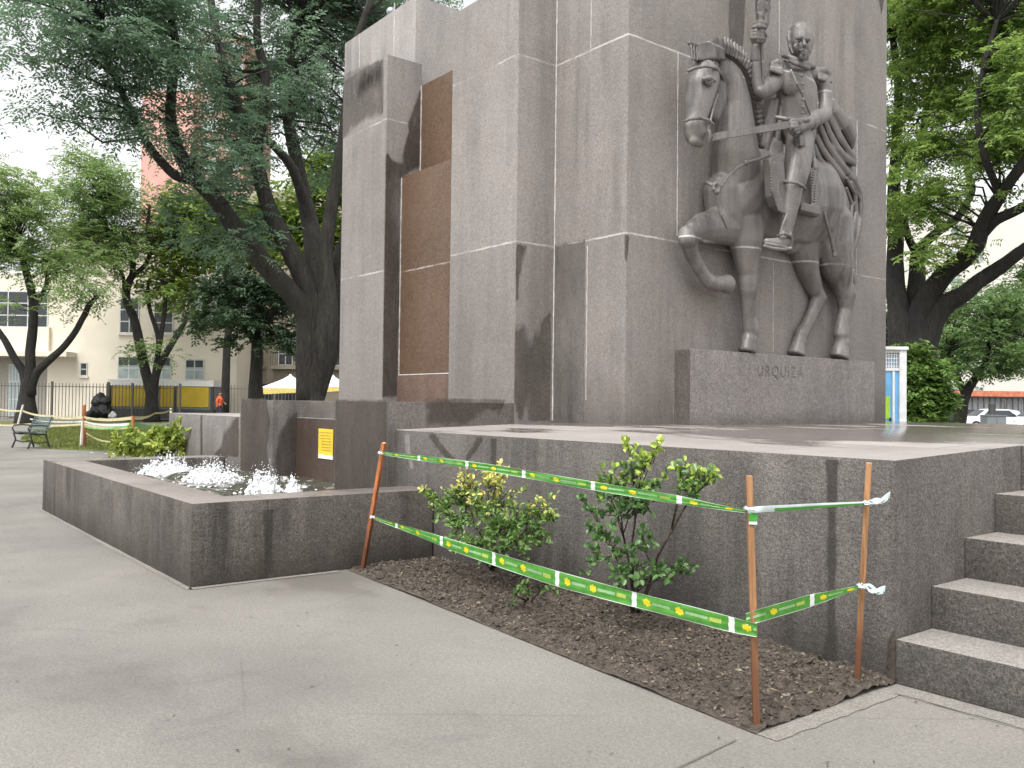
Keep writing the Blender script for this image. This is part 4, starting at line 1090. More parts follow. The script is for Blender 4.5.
mb.tube([(-6.2,8.287,5.839,0.023), (-6.12,8.29,5.83,0.028), (-6.18,8.504,5.891,0.023)], 7); mb.tube([(-6.2,8.305,5.89,0.023), (-6.12,8.29,5.876,0.028), (-6.18,8.484,5.933,0.023)], 7)
V, F = melt(mb, .011, 1); mk('palm_branch', V, F, CARVE_D, rider, smooth=True)
# flat reins from the bit to the hand
mb = MB()
mb.prism([(-6.1,7.438,4.417), (-6.1,8.111,4.618), (-6.08,8.817,4.834), (-6.08,8.837,4.756), (-6.1,8.148,4.552), (-6.1,7.439,4.336)], (.07, 0, 0))
mb.prism([(-6.1,8.967,4.686), (-6.1,9.078,4.707), (-6.1,9.099,4.604), (-6.1,8.988,4.571)], (.06, 0, 0))
autosmooth(mb.build('reins', CARVE, rider), 30)
# boot top, spur strap, trouser crease
mb = MB()
mb.tube([(-6.08,8.726,4.107,0.029), (-5.96,8.669,4.075,0.023), (-5.93,8.761,4.072,0.023), (-5.98,8.954,4.079,0.023), (-6.08,9.165,4.096,0.018)], 7, .7)
V, F = melt(mb, .01, 1); mk('boot_top', V, F, CARVE_D, rider, smooth=True)
mb = MB()
mb.tube([(-6.06,8.587,3.456,0.023), (-5.99,8.583,3.48,0.023), (-6.02,8.781,3.475,0.023)], 7); mb.tube([(-6.02,8.761,3.508,0.023), (-6.03,8.816,3.423,0.023), (-6.06,8.821,3.334,0.023)], 7)
mb.tube([(-6.08,8.353,3.316,0.023), (-6.04,8.466,3.295,0.023), (-6.04,8.676,3.308,0.023), (-6.06,8.841,3.348,0.018)], 7)
mb.tube([(-6.02,8.701,3.72,0.017), (-6,8.596,3.587,0.017), (-6.02,8.569,3.46,0.017)], 6)
V, F = melt(mb, .01, 1); mk('boot_strap', V, F, CARVE_D, rider, smooth=True)
# scabbard, sabre knot
mb = MB()
mb.tube([(-6.19,9.519,4.333,0.025), (-6.18,9.591,4.17,0.02), (-6.19,9.717,3.918,0.02), (-6.2,9.844,3.686,0.02), (-6.23,10.005,3.458,0.025), (-6.23,10.017,3.408,0.028)], 8)
mb.tube([(-6.16,9.385,4.721,0.018), (-6.14,9.398,4.596,0.024), (-6.14,9.42,4.502,0.03)], 7); mb.tube([(-6.14,9.42,4.502,0.037), (-6.13,9.426,4.404,0.049), (-6.14,9.443,4.298,0.043)], 8)
V, F = melt(mb, .01, 1); mk('sabre', V, F, CARVE_D, rider, smooth=True)
mb = MB()
mb.tube([(-6.16,8.703,4.166,0.023), (-6.13,8.719,4.139,0.035), (-6.14,8.734,4.049,0.035)], 8); mb.tube([(-6.2,8.662,4.237,0.018), (-6.14,8.694,4.219,0.023), (-6.16,8.84,4.224,0.018)], 6)
V, F = melt(mb, .01, 1); mk('holster', V, F, CARVE_D, rider, smooth=True)
# cloak: body and deep folds
mb = MB()
mb.prism([(-6.51,10.253,5.562), (-6.51,10.417,5.506), (-6.51,10.607,5.387), (-6.51,10.851,5.248), (-6.51,10.951,5.131), (-6.51,10.902,5.012), (-6.51,10.853,4.949), (-6.51,10.952,4.885), (-6.51,10.953,4.817), (-6.51,10.879,4.736), (-6.51,10.929,4.649), (-6.51,10.831,4.565), (-6.51,10.808,4.452), (-6.51,10.638,4.492), (-6.51,10.4,4.599), (-6.51,10.078,4.595), (-6.51,9.941,4.869), (-6.51,10.028,5.186)], (-.16, 0, 0))
for f_ in ([(-6.44,10.189,5.516,0.068), (-6.38,10.278,5.363,0.093), (-6.36,10.458,5.212,0.119), (-6.4,10.693,5.082,0.112), (-6.46,10.794,5.008,0.07)], [(-6.42,10.112,5.389,0.05), (-6.4,10.219,5.198,0.068), (-6.38,10.374,5.015,0.068), (-6.4,10.598,4.904,0.06), (-6.46,10.868,4.846,0.053)],
          [(-6.4,10.014,5.233,0.05), (-6.38,10.12,5.043,0.059), (-6.36,10.273,4.86,0.067), (-6.4,10.551,4.788,0.06), (-6.46,10.869,4.791,0.053)], [(-6.36,9.886,5.068,0.05), (-6.36,10.044,4.881,0.058), (-6.38,10.283,4.735,0.068), (-6.42,10.585,4.639,0.06), (-6.48,10.854,4.603,0.044)],
          [(-6.36,9.799,4.923,0.049), (-6.34,9.924,4.764,0.058), (-6.38,10.215,4.632,0.059), (-6.42,10.49,4.543,0.06), (-6.48,10.733,4.462,0.044)], [(-6.36,9.756,4.787,0.049), (-6.34,9.858,4.624,0.049), (-6.38,10.101,4.56,0.05)]):
    mb.tube(f_, 10, .5)
V, F = melt(mb, .013, 3); mk('cloak', V, F, CARVE_D, rider, smooth=True)
mb = MB()
for f_ in ([(-6.36,8.957,5.193,0.042), (-6.36,8.88,4.934,0.048), (-6.38,8.831,4.664,0.048), (-6.4,8.821,4.546,0.042)], [(-6.38,8.886,5.183,0.036), (-6.4,8.817,4.907,0.042), (-6.42,8.789,4.616,0.042)], [(-6.36,9.058,5.167,0.036), (-6.34,8.992,4.904,0.042), (-6.36,8.962,4.636,0.042)], [(-6.42,8.862,5.188,0.036), (-6.44,8.813,4.964,0.036), (-6.46,8.804,4.701,0.036)]):
    mb.tube(f_, 8, .9)
V, F = melt(mb, .013, 1); mk('cloak', V, F, CARVE_D, rider, smooth=True)
# ------------------------------------------------------------------ stakes and barrier tape round the bed
def wood_mat(name, col):
    m, nt, b, o = newmat(name); g = G(nt)
    n = g.noise(28, 5, .65, stretch=(1, 1, .08))
    z = g.xyz()[2]
    c = g.mix(g.mr(n, .35, .65), tuple(x * .5 for x in col), tuple(x * 1.4 for x in col))
    c = g.mix(g.mr(g.math('ADD', z, g.math('MULTIPLY', g.noise(6, 4), .5)), .5, .85, .85, 0), c, (.1, .034, .014))
    nt.links.new(c, b.inputs['Base Color']); b.inputs['Roughness'].default_value = .7
    nt.links.new(g.bump(n, .4, .006), b.inputs['Normal'])
    return m
WOOD = wood_mat('stake_pine', (.27, .135, .055)); WOOD2 = wood_mat('stake_pine_red', (.38, .13, .045))
BEDG = 'stakes round the planting bed'
def stake(label, base, top, w, mat, tw=.0):
    b_ = Vector(base); t_ = Vector(top); d = (t_ - b_)
    t = thing('wooden_stake', label, 'stake', base, group=BEDG)
    z = d.normalized(); x = Vector((sin(tw), -cos(tw), 0)); x = (x - z * x.dot(z)).normalized(); y = z.cross(x)
    M = Matrix((x, y, z)).transposed().to_4x4(); M.translation = b_
    L = d.length
    mb = MB(); mb.box(-w / 2, w / 2, -w * .3, w * .3, -.12, L, .003, M)
    autosmooth(mb.build('shaft', mat, t), 35)
    mb = MB(); mb.box(-w * .46, w * .46, -w * .26, w * .26, L + .0003, L + .0012, 0, M)
    mb.build('sawn_end', simple('sawn_wood', (.5, .3, .15), .8), t)
    return M, L
def tapem():
    m, nt, b, o = newmat('barrier_tape'); g = G(nt)
    uvn = nt.nodes.new('ShaderNodeUVMap'); uv = g.xyz(uvn.outputs[0]); u, v = uv[0], uv[1]
    P = .74                                            # repeat of the print, metres
    fu = g.math('FRACT', g.math('DIVIDE', u, P))
    def between(x, a, c): return g.math('MULTIPLY', g.math('GREATER_THAN', x, a), g.math('LESS_THAN', x, c))
    col = g.mix(g.mr(g.noise(14, 3), .35, .65), (.065, .25, .035), (.1, .34, .05))
    white = between(fu, .0, .055)
    def emblem(c0):
        sh_ = g.math('SUBTRACT', fu, g.math('MULTIPLY', g.math('SUBTRACT', v, .5), -.03))
        du = g.math('SUBTRACT', sh_, c0); dv = g.math('ABSOLUTE', g.math('SUBTRACT', v, .5)); tot = None
        for o_, hh in ((-.026, .17), (0, .25), (.026, .17)):
            f = g.math('MULTIPLY', g.math('LESS_THAN', g.math('ABSOLUTE', g.math('SUBTRACT', du, o_)), .0135), g.math('LESS_THAN', dv, hh))
            tot = f if tot is None else g.math('MAXIMUM', tot, f)
        return tot
    yel = g.math('MAXIMUM', emblem(.17), emblem(.52))
    # rows of small print, too fine to read
    gl = g.noise(230, 2, .8, vec=uvn.outputs[0], stretch=(1, .08, 1))
    row = between(v, .42, .6)
    t1 = g.math('MULTIPLY', g.math('MULTIPLY', row, g.math('GREATER_THAN', gl, .47)), g.math('MAXIMUM', between(fu, .23, .42), between(fu, .58, .8)))
    t2 = g.math('MULTIPLY', g.math('MULTIPLY', between(v, .38, .64), g.math('GREATER_THAN', gl, .45)), between(fu, .82, .93))
    edge = g.math('MAXIMUM', g.math('LESS_THAN', v, .03), g.math('GREATER_THAN', v, .975))
    col = g.mix(g.math('MULTIPLY', t1, .6), col, (.6, .75, .55))
    col = g.mix(g.math('MULTIPLY', t2, .7), col, (.72, .7, .15))
    col = g.mix(yel, col, (.75, .6, .02))
    col = g.mix(g.math('MAXIMUM', white, edge), col, (.78, .82, .8))
    back = g.geo.outputs['Backfacing']
    nt.links.new(col, b.inputs['Base Color']); b.inputs['Roughness'].default_value = .3
    t = nt.nodes.new('ShaderNodeBsdfTranslucent'); nt.links.new(col, t.inputs['Color'])
    mx = nt.nodes.new('ShaderNodeMixShader'); mx.inputs[0].default_value = .2
    nt.links.new(b.outputs[0], mx.inputs[1]); nt.links.new(t.outputs[0], mx.inputs[2]); nt.links.new(mx.outputs[0], o.inputs[0])
    return m
TAPE = tapem()
TAPEW = simple('tape_white', (.5, .58, .58), .35)
def ribbon(mb, uvs, pts, u0=0.0, nv=6, crink=.004):
    """pts: list of (top edge point, bottom edge point)"""
    n = len(pts); base = len(mb.V); u = u0
    rr = random.Random(int(u0 * 1000) + n)
    for i, (a, b_) in enumerate(pts):
        a = Vector(a); b_ = Vector(b_)
        if i: u += ((a + b_) / 2 - prevm).length
        prevm = (a + b_) / 2
        for k in range(nv + 1):
            t = k / nv; p = a.lerp(b_, t)
            nrm = Vector((.3, -1, 0)) * (sin(k * 2.1 + i * .35) * crink)
            mb.V.append(tuple(p + nrm)); uvs.append((u, 1 - t))
    for i in range(n - 1):
        for k in range(nv):
            q = base + i * (nv + 1) + k
            mb.F.append((q, q + 1, q + nv + 2, q + nv + 1))
    return u
def interp(keys, n):
    """keys: (t, top, bottom) -> n pairs, smooth"""
    out = []
    for i in range(n):
        t = i / (n - 1)
        for (t0, a0, b0), (t1, a1, b1) in zip(keys[:-1], keys[1:]):
            if t <= t1 + 1e-9:
                f = (t - t0) / (t1 - t0); f = f * f * (3 - 2 * f) if False else f
                out.append((Vector(a0).lerp(Vector(a1), f), Vector(b0).lerp(Vector(b1), f))); break
    for _ in range(3):
        out = [out[0]] + [((out[j - 1][0] + 2 * out[j][0] + out[j + 1][0]) / 4, (out[j - 1][1] + 2 * out[j][1] + out[j + 1][1]) / 4) for j in range(1, len(out) - 1)] + [out[-1]]
    return out
# ground points of the three stakes
GL, GN, GR = (-6.931,3.804,0), (-2.553,3.439,0), (-2.609,4.428,0)
stake('leaning reddish wooden stake at the far left of the tape, beside the basin wall', (-6.95, 3.78, .0), (-6.643,3.8,1.143), .05, WOOD2, .6)
stake('upright wooden stake at the outer corner of the bed, where both tapes turn', (GN[0] + .01, GN[1] + .02, .01), (-2.595,3.46,1.168), .05, WOOD, .75)
stake('wooden stake nearest the stair, against the platform wall', (GR[0], GR[1], .01), (-2.545,4.43,1.201), .05, WOOD, .5)
TG = 'tapes strung between the stakes'
def tape(label, segs, u0, tails=()):
    t = thing('barrier_tape', label, 'tape', segs[0][0][1], group=TG)
    mb = MB(); uvs = []
    for s in segs:
        u0 = ribbon(mb, uvs, interp(s, 60), u0)
    o = mk('ribbon', mb.V, mb.F, TAPE, t, smooth=True, uvs=uvs)
    for nm, f in tails:
        m2 = MB(); f(m2)
        o2 = mk(nm, m2.V, m2.F, TAPEW if nm != 'wrap' else TAPE, t, smooth=True, uvs=[(.1 + .02 * i, (i * .37) % 1) for i in range(len(m2.V))] if nm == 'wrap' else None)
        if nm == 'folded_run':
            o2.data.materials.append(simple('tape_green_fold', (.07, .27, .04), .3))
            for p_ in o2.data.polygons: p_.material_index = 1 if p_.index % 2 and p_.index > 16 else 0
def knot(c, r):
    def f(m):
        for k in range(5):
            a = rnd.uniform(0, pi)
            m.tube([(c[0] - .03 * cos(a), c[1], c[2] - .03 * sin(a) * .5, r * .6), (c[0], c[1] - .025, c[2] + rnd.uniform(-.01, .01), r), (c[0] + .03 * cos(a), c[1], c[2] + .03 * sin(a) * .5, r * .6)], 6, .6)
    return f
def tail(c, e, w):
    def f(m):
        c_ = Vector(c); e_ = Vector(e)
        for s in (0, 1):
            prev = None; n = 7
            for k in range(n + 1):
                t = k / n; p = c_.lerp(e_, t) + Vector((0, -.01 * s + .015 * sin(5 * t + s * 2), .012 * sin(7 * t + s)))
                ww = w * (.15 + .85 * t) * (.8 if s else 1)
                up = Vector((.25 * sin(3 * t), .2, 1)).normalized() * ww / 2
                m.V += [tuple(p + up), tuple(p - up)]
                if k:
                    q = len(m.V) - 4; m.F.append((q, q + 1, q + 3, q + 2))
    return f
def folded(m):
    K = [(0, (-2.577,3.43,1.02), (-2.577,3.43,0.995)), (.06, (-2.521,3.43,1.035), (-2.521,3.43,1.005)), (.3, (-2.562,3.7,1.02), (-2.562,3.7,0.99)), (.6, (-2.595,4.05,1.004), (-2.595,4.05,0.979)), (1, (-2.538,4.41,0.997), (-2.538,4.41,0.981))]
    P = interp(K, 40); 
    for i, (a, b_) in enumerate(P):
        mid = a.lerp(b_, .42)
        m.V += [tuple(a), tuple(mid + Vector((.004, -.006, 0))), tuple(b_)]
        if i: n_ = len(m.V) - 6; m.F += [(n_, n_ + 1, n_ + 4, n_ + 3), (n_ + 1, n_ + 2, n_ + 5, n_ + 4)]
ySeg = lambda t: 3.80 + (3.44 - 3.80) * t
tape('upper green barrier tape, rolled thin, from the leaning stake to the stair stake',
     [[(0, (-6.675,3.79,1.068), (-6.674,3.79,1.042)), (.12, (-5.951,3.76,1.074), (-5.95,3.76,1.03)), (.3, (-4.963,3.69,1.07), (-4.962,3.69,1.018)), (.55, (-3.93,3.6,1.044), (-3.929,3.6,0.993)), (.8, (-3.091,3.51,1.031), (-3.091,3.51,0.984)), (.9, (-2.812,3.48,1.013), (-2.812,3.48,0.988)), (1, (-2.589,3.43,1.014), (-2.588,3.43,0.996))]], .1,
     [('knot', knot((-2.527,4.39,0.991), .007)), ('loose_end', tail((-2.527,4.39,0.991), (-2.388,4.36,1.037), .045)), ('knot', knot((-6.639,3.77,1.058), .007)), ('knot', knot((-2.564,3.42,1.018), .006)), ('folded_run', folded)])
tape('lower green barrier tape, opened wide, from the leaning stake to the stair stake',
     [[(0, (-6.797,3.79,0.5), (-6.796,3.79,0.474)), (.1, (-6.306,3.77,0.489), (-6.305,3.77,0.448)), (.25, (-5.427,3.72,0.472), (-5.425,3.72,0.387)), (.5, (-4.126,3.62,0.455), (-4.125,3.62,0.357)), (.75, (-3.287,3.53,0.469), (-3.286,3.53,0.389)), (.92, (-2.73,3.46,0.486), (-2.73,3.46,0.409)), (1, (-2.515,3.42,0.495), (-2.515,3.42,0.433))],
      [(0, (-2.585,3.43,0.526), (-2.584,3.43,0.472)), (.1, (-2.527,3.45,0.555), (-2.526,3.45,0.493)), (.5, (-2.577,3.92,0.553), (-2.577,3.92,0.488)), (.85, (-2.587,4.3,0.543), (-2.587,4.3,0.514)), (1, (-2.577,4.41,0.545), (-2.577,4.41,0.532))]], .33,
     [('knot', knot((-2.554,4.38,0.547), .007)), ('loose_end', tail((-2.554,4.38,0.547), (-2.413,4.36,0.548), .04)), ('knot', knot((-6.761,3.77,0.497), .007))])
# short green wrap round the corner stake under the upper tape
tw = thing('tape_wrap', 'green and white tape wrapped round the corner stake', 'tape', (-2.573,3.44,0.964))
c0, c1 = Vector((-2.579,3.45,0.998)), Vector((-2.577,3.45,0.939))
for nm, z0, z1, mt in (('green_turn', c1.z + .02, c0.z, simple('tape_green', (.05, .3, .035), .3)), ('white_edge', c1.z + .004, c1.z + .019, TAPEW)):
    mb = MB(); mb.box(-.029, .029, -.019, .019, z0, z1, .003, Matrix.Translation((c0.x + .004, c0.y + .012, 0)) @ Matrix.Rotation(.75 - pi / 2, 4, 'Z'))
    mb.build(nm, mt, tw)

# ------------------------------------------------------------------ shrubs
TWIG = barkmat('twig_bark', (.14, .1, .07))
def shrub(label, base, shoots, n, leafL, leafW, mat, nm='garden_shrub', group=None, clump=.05, stems=True, per=7):
    t = thing(nm, label, 'shrub', base, group=group)
    mb = MB(); C_ = []; D_ = []
    b_ = np.array(base)
    S_ = np.array([q[:3] for q in shoots]); nm_ = min(6, len(S_)); ctr_ = S_[RG.choice(len(S_), nm_, False)]
    for _ in range(8):
        lab_ = np.argmin(np.linalg.norm(S_[:, None] - ctr_[None], axis=2), 1)
        ctr_ = np.array([S_[lab_ == i].mean(0) if (lab_ == i).any() else ctr_[i] for i in range(nm_)])
    forks = []
    for c_ in ctr_:
        f1 = b_ + (c_ - b_) * np.array([.35, .35, .45]) + RG.normal(0, .02, 3); f2 = b_ + (c_ - b_) * np.array([.75, .75, .78]) + RG.normal(0, .02, 3)
        forks.append((f1, f2)); r0 = rnd.uniform(.006, .0095)
        mb.tube([(*(b_ + RG.normal(0, .012, 3) * np.array([1, 1, 0])), r0 * 1.2), (*f1, r0), (*f2, r0 * .7)], 6, cap=False)
    for (x, y, z, r, k), l_ in zip(shoots, lab_):
        tip = np.array((x, y, z)); f1, f2 = forks[l_]
        fork = f1 + (f2 - f1) * rnd.uniform(.4, 1.0)
        mb.tube([(*fork, .0045), (*((fork + tip) / 2 + RG.normal(0, .015, 3)), .0035), (*tip, .002)], 5, cap=False)
        for j in range(k):
            e = tip + RG.normal(0, 1, 3) * r * np.array([1, 1, .85])
            st = fork + (tip - fork) * rnd.uniform(.55, .95)
            mid = (st + e) / 2 + RG.normal(0, .012, 3)
            mb.tube([(*st, .003), (*mid, .0022), (*e, .0012)], 4, cap=False)
            d = e - st; d = d / (np.linalg.norm(d) + 1e-6); d = d * .6 + np.array([0, 0, .35])
            for q in range(per):
                s = rnd.uniform(.3, 1.04)
                C_.append(st + (e - st) * s + (mid - (st + e) / 2) * (1 - abs(2 * s - 1))); D_.append(d)
    C_ = np.array(C_); D_ = unit(np.array(D_) + RG.normal(0, .75, (len(C_), 3)))
    nn = unit(RG.normal(0, .5, (len(C_), 3)) + np.array([.25, -.35, .9]))
    sz = RG.uniform(.65, 1.2, len(C_))
    # leaf: six-sided, folded along the midrib
    s_ = unit(np.cross(D_, nn)); nrm = unit(np.cross(s_, D_)); L = (leafL * sz)[:, None]; Wd = (leafW * sz)[:, None]
    f = nrm * Wd * .28
    V = np.stack([C_, C_ + D_ * L * .32 + s_ * Wd * .5 + f, C_ + D_ * L * .72 + s_ * Wd * .42 + f, C_ + D_ * L - nrm * L * .08, C_ + D_ * L * .72 - s_ * Wd * .42 + f, C_ + D_ * L * .32 - s_ * Wd * .5 + f], 1).reshape(-1, 3)
    m = len(C_); i0 = np.arange(m)[:, None] * 6
    Fq = np.concatenate([i0 + np.array([[0, 1, 2, 3]]), i0 + np.array([[0, 3, 4, 5]])])
    mk('foliage', V, Fq, mat, t)
    mb.build('stem', TWIG, t, smooth=True)
    return t
def spots(c, yy, sx, sy, sz, n, r, k):
    return [(c[0] + rnd.gauss(0, sx), c[1] + rnd.gauss(0, sy), c[2] + rnd.gauss(0, sz), r, k) for _ in range(n)]
SHL = leafmat('shrub_leaf', (.075, .16, .04), (.22, .36, .1), tip=((.75, .68, .2), .74, .93), trans=.25, rough=.32, nscale=6)
SHL2 = leafmat('shrub_leaf_dark', (.04, .105, .04), (.15, .27, .08), tip=((.42, .54, .1), .98, 1.2), trans=.25, rough=.28, nscale=6)
sh = []
for (p, r, k) in (((-6.138,4.2,0.745), .07, 14), ((-6.351,4.15,0.686), .05, 9), ((-5.921,4.2,0.846), .07, 14), ((-5.673,4.2,0.913), .07, 13), ((-5.666,4.1,0.665), .09, 18), ((-5.986,4.1,0.534), .08, 16), ((-5.511,4.2,0.737), .09, 16), ((-5.335,4.05,0.573), .1, 22), ((-5.701,4.1,0.407), .09, 18), ((-5.257,4.2,0.639), .08, 15), ((-5.055,4.2,0.72), .06, 11), ((-4.986,4.25,0.672), .045, 8), ((-5.188,4.1,0.474), .09, 16), ((-5.075,4.2,0.539), .07, 12), ((-5.397,4.1,0.347), .09, 14), ((-5.489,4.2,0.942), .04, 6), ((-6.117,4.3,0.674), .09, 14), ((-5.571,4.35,0.483), .1, 14), ((-6.241,4.15,0.603), .05, 9), ((-6.495,4.15,0.716), .025, 4), ((-5.53,4.2,1.018), .012, 3)):
    sh.append((*p, r, k))
shrub('low dense shrub with yellow young tips at the left of the bed', (-6.182,4.633,0.02), [(x, y, z, r, int(k * 1.25)) for x, y, z, r, k in sh], 0, .046, .023, SHL, per=9)
sh = []
for (p, r, k) in (((-4.081,4.2,1.069), .06, 9), ((-4.191,4.2,1.008), .06, 8), ((-3.965,4.2,1.128), .05, 7), ((-4.375,4.25,0.923), .055, 7), ((-3.876,4.2,0.987), .06, 7), ((-4.533,4.25,0.784), .045, 6), ((-4.194,4.15,0.824), .07, 8), ((-4.024,4.2,0.857), .07, 8), ((-3.51,4.2,1.083), .06, 9), ((-3.587,4.2,1.016), .05, 7), ((-3.712,4.25,1.117), .04, 4), ((-3.418,4.2,1.071), .03, 4), ((-4.278,4.15,0.688), .05, 5), ((-4.209,4.15,0.563), .06, 6), ((-4.003,4.2,0.619), .05, 5), ((-4.319,4.1,0.453), .05, 5), ((-4.011,4.1,0.466), .07, 7), ((-3.819,4.1,0.433), .05, 4), ((-3.739,4.25,0.511), .045, 3), ((-3.641,4.25,0.501), .03, 2), ((-3.781,4.15,0.402), .05, 3), ((-4.138,4.2,1.264), .012, 3), ((-3.837,4.2,1.276), .012, 2), ((-4.063,4.1,0.297), .05, 4)):
    sh.append((*p, r, k))
shrub('taller open shrub with bare grey stems in the middle of the bed', (-4.35,4.53,0.02), [(x, y, z, r * 1.15, int(k * 1.25)) for x, y, z, r, k in sh], 0, .05, .032, SHL2, per=8)
sh = [(*(-4.782,3.9,0.196), .05, 5), (*(-4.658,3.95,0.239), .05, 5), (*(-4.927,3.9,0.142), .04, 4)]
shrub('small seedling shrub low on the earth behind the lower tape', (-5.057,4.145,0.03), sh, 0, .045, .022, leafmat('seedling_leaf', (.05, .12, .03), (.16, .26, .07), nscale=6), nm='seedling', per=6)
sh = []
for (p, r, k) in (((-15.122,3.901,0.822), 0.132, 11), ((-14.941,4.132,0.842), 0.156, 14), ((-14.801,4.311,0.861), 0.156, 14), ((-14.661,4.49,0.864), 0.132, 12), ((-15.022,4.032,0.727), 0.156, 12), ((-14.752,4.378,0.732), 0.156, 14), ((-14.581,4.595,0.784), 0.096, 10), ((-14.882,4.212,0.713), 0.156, 14), ((-15.223,3.776,0.707), 0.084, 7), ((-14.75,4.373,0.944), 0.072, 5), ((-15.001,4.053,0.922), 0.060, 4)):
    sh.append((*p, r, k))
shrub('bright yellow green bush growing beyond the far end of the basin', (-14.887,4.223,0.209), sh, 0, .11, .055, leafmat('bush_leaf', (.1, .19, .04), (.5, .56, .12), nscale=2.5), per=16)
# ------------------------------------------------------------------ trees
BARK = barkmat('bark_dark', (.03, .026, .023)); BARK2 = barkmat('bark_brown', (.05, .043, .036))
def tree(label, base, limbs, blobs, clusters, per, spread, length, pairs, L, Wd, mat, bark=BARK, group=None, droop=.35, ntw=300, wob=.04, nm='tree', lim=6.0, tr=.035):
    t = thing(nm, label, 'tree', base, group=group)
    V, F, c = crown(blobs, clusters, per, spread, length, pairs, L, Wd, droop)
    mb = limbs_mesh(limbs, 10, wob)
    twigs(mb, limbs, c, tr, ntw, lim)
    mb.build('trunk', bark, t, smooth=True)
    mk('crown', V, F, mat, t)
    return t
def B(p, dist, rx, rz=None):
    """blob from a point and its radii in picture-independent metres"""
    return (p[0], p[1], p[2], rx, rz if rz else rx)
# the great tree behind the monument
S = 25
L0 = [
 [(-23.266,10.876,0.378,0.512), (-23.257,10.853,1.373,0.398), (-23.175,10.914,2.654,0.398), (-23.061,11.028,3.509,0.313)],
 [(-23.197,10.762,1.515,0.312), (-23.166,10.752,2.931,0.34), (-23.174,10.707,3.922,0.327), (-23.182,10.188,4.53,0.285), (-23.272,9.396,5.297,0.281), (-23.443,8.828,5.996,0.259), (-23.472,8.107,6.959,0.228), (-23.459,7.458,7.413,0.198), (-23.537,7.001,8.324,0.16), (-23.15,6.816,9.181,0.131), (-22.808,6.887,10.39,0.112), (-22.544,6.541,11.354,0.094), (-22.575,6.445,12.979,0.068)],
 [(-23.498,7.735,7.334,0.162), (-23.483,7.107,7.279,0.133), (-23.271,6.383,7.833,0.104), (-23.229,5.748,8.964,0.085), (-22.948,5.267,9.767,0.075), (-22.523,4.972,10.528,0.057)],
 [(-23.235,10.866,1.8,0.284), (-23.134,10.945,3.224,0.313), (-23.176,10.852,4.36,0.29), (-23.378,10.563,5.209,0.27), (-23.65,10.185,6.056,0.262), (-23.922,9.806,6.96,0.232), (-24.086,9.557,8.037,0.213), (-23.879,9.135,9.104,0.19), (-23.933,8.711,9.953,0.161), (-23.7,8.332,10.766,0.13), (-23.886,8.036,12.4,0.102), (-23.952,7.884,14.309,0.074)],
 [(-24.119,9.506,8.321,0.173), (-24.349,9.807,9.877,0.147), (-24.493,9.903,11.109,0.128), (-24.664,9.654,11.978,0.119), (-24.804,9.735,13.822,0.09)],
 [(-23.481,11.048,1.517,0.288), (-23.288,11.235,3.247,0.374), (-23.274,11.202,4.685,0.314), (-23.682,11.125,5.885,0.268), (-24.117,11.186,6.78,0.251), (-24.441,11.063,7.771,0.224), (-24.951,11.013,9.074,0.195), (-25.466,10.957,10.413,0.157), (-25.376,11.019,11.95,0.126), (-25.169,11.218,13.796,0.094)],
 [(-23.792,11.143,6.019,0.139), (-24.041,11.115,6.966,0.15), (-23.677,10.398,8.245,0.136), (-23.575,9.867,8.612,0.116), (-23.623,9.47,8.913,0.095)],
 [(-23.203,10.917,1.517,0.284), (-22.942,11.192,3.227,0.37), (-22.893,11.204,4.65,0.27), (-22.954,11.093,5.558,0.213), (-22.838,11.2,6.783,0.193), (-22.685,11.35,8.065,0.173), (-22.532,11.496,9.49,0.145), (-22.445,11.547,11.197,0.117), (-22.079,11.956,12.91,0.087)],
 [(-23.631,11.181,1.518,0.29), (-23.329,11.507,3.263,0.406), (-23.211,11.617,4.426,0.377), (-23.506,11.998,5.964,0.281), (-23.091,12.476,7.451,0.222), (-22.637,12.995,9.234,0.18), (-22.068,13.64,11.61,0.13)],
]
Bl = []
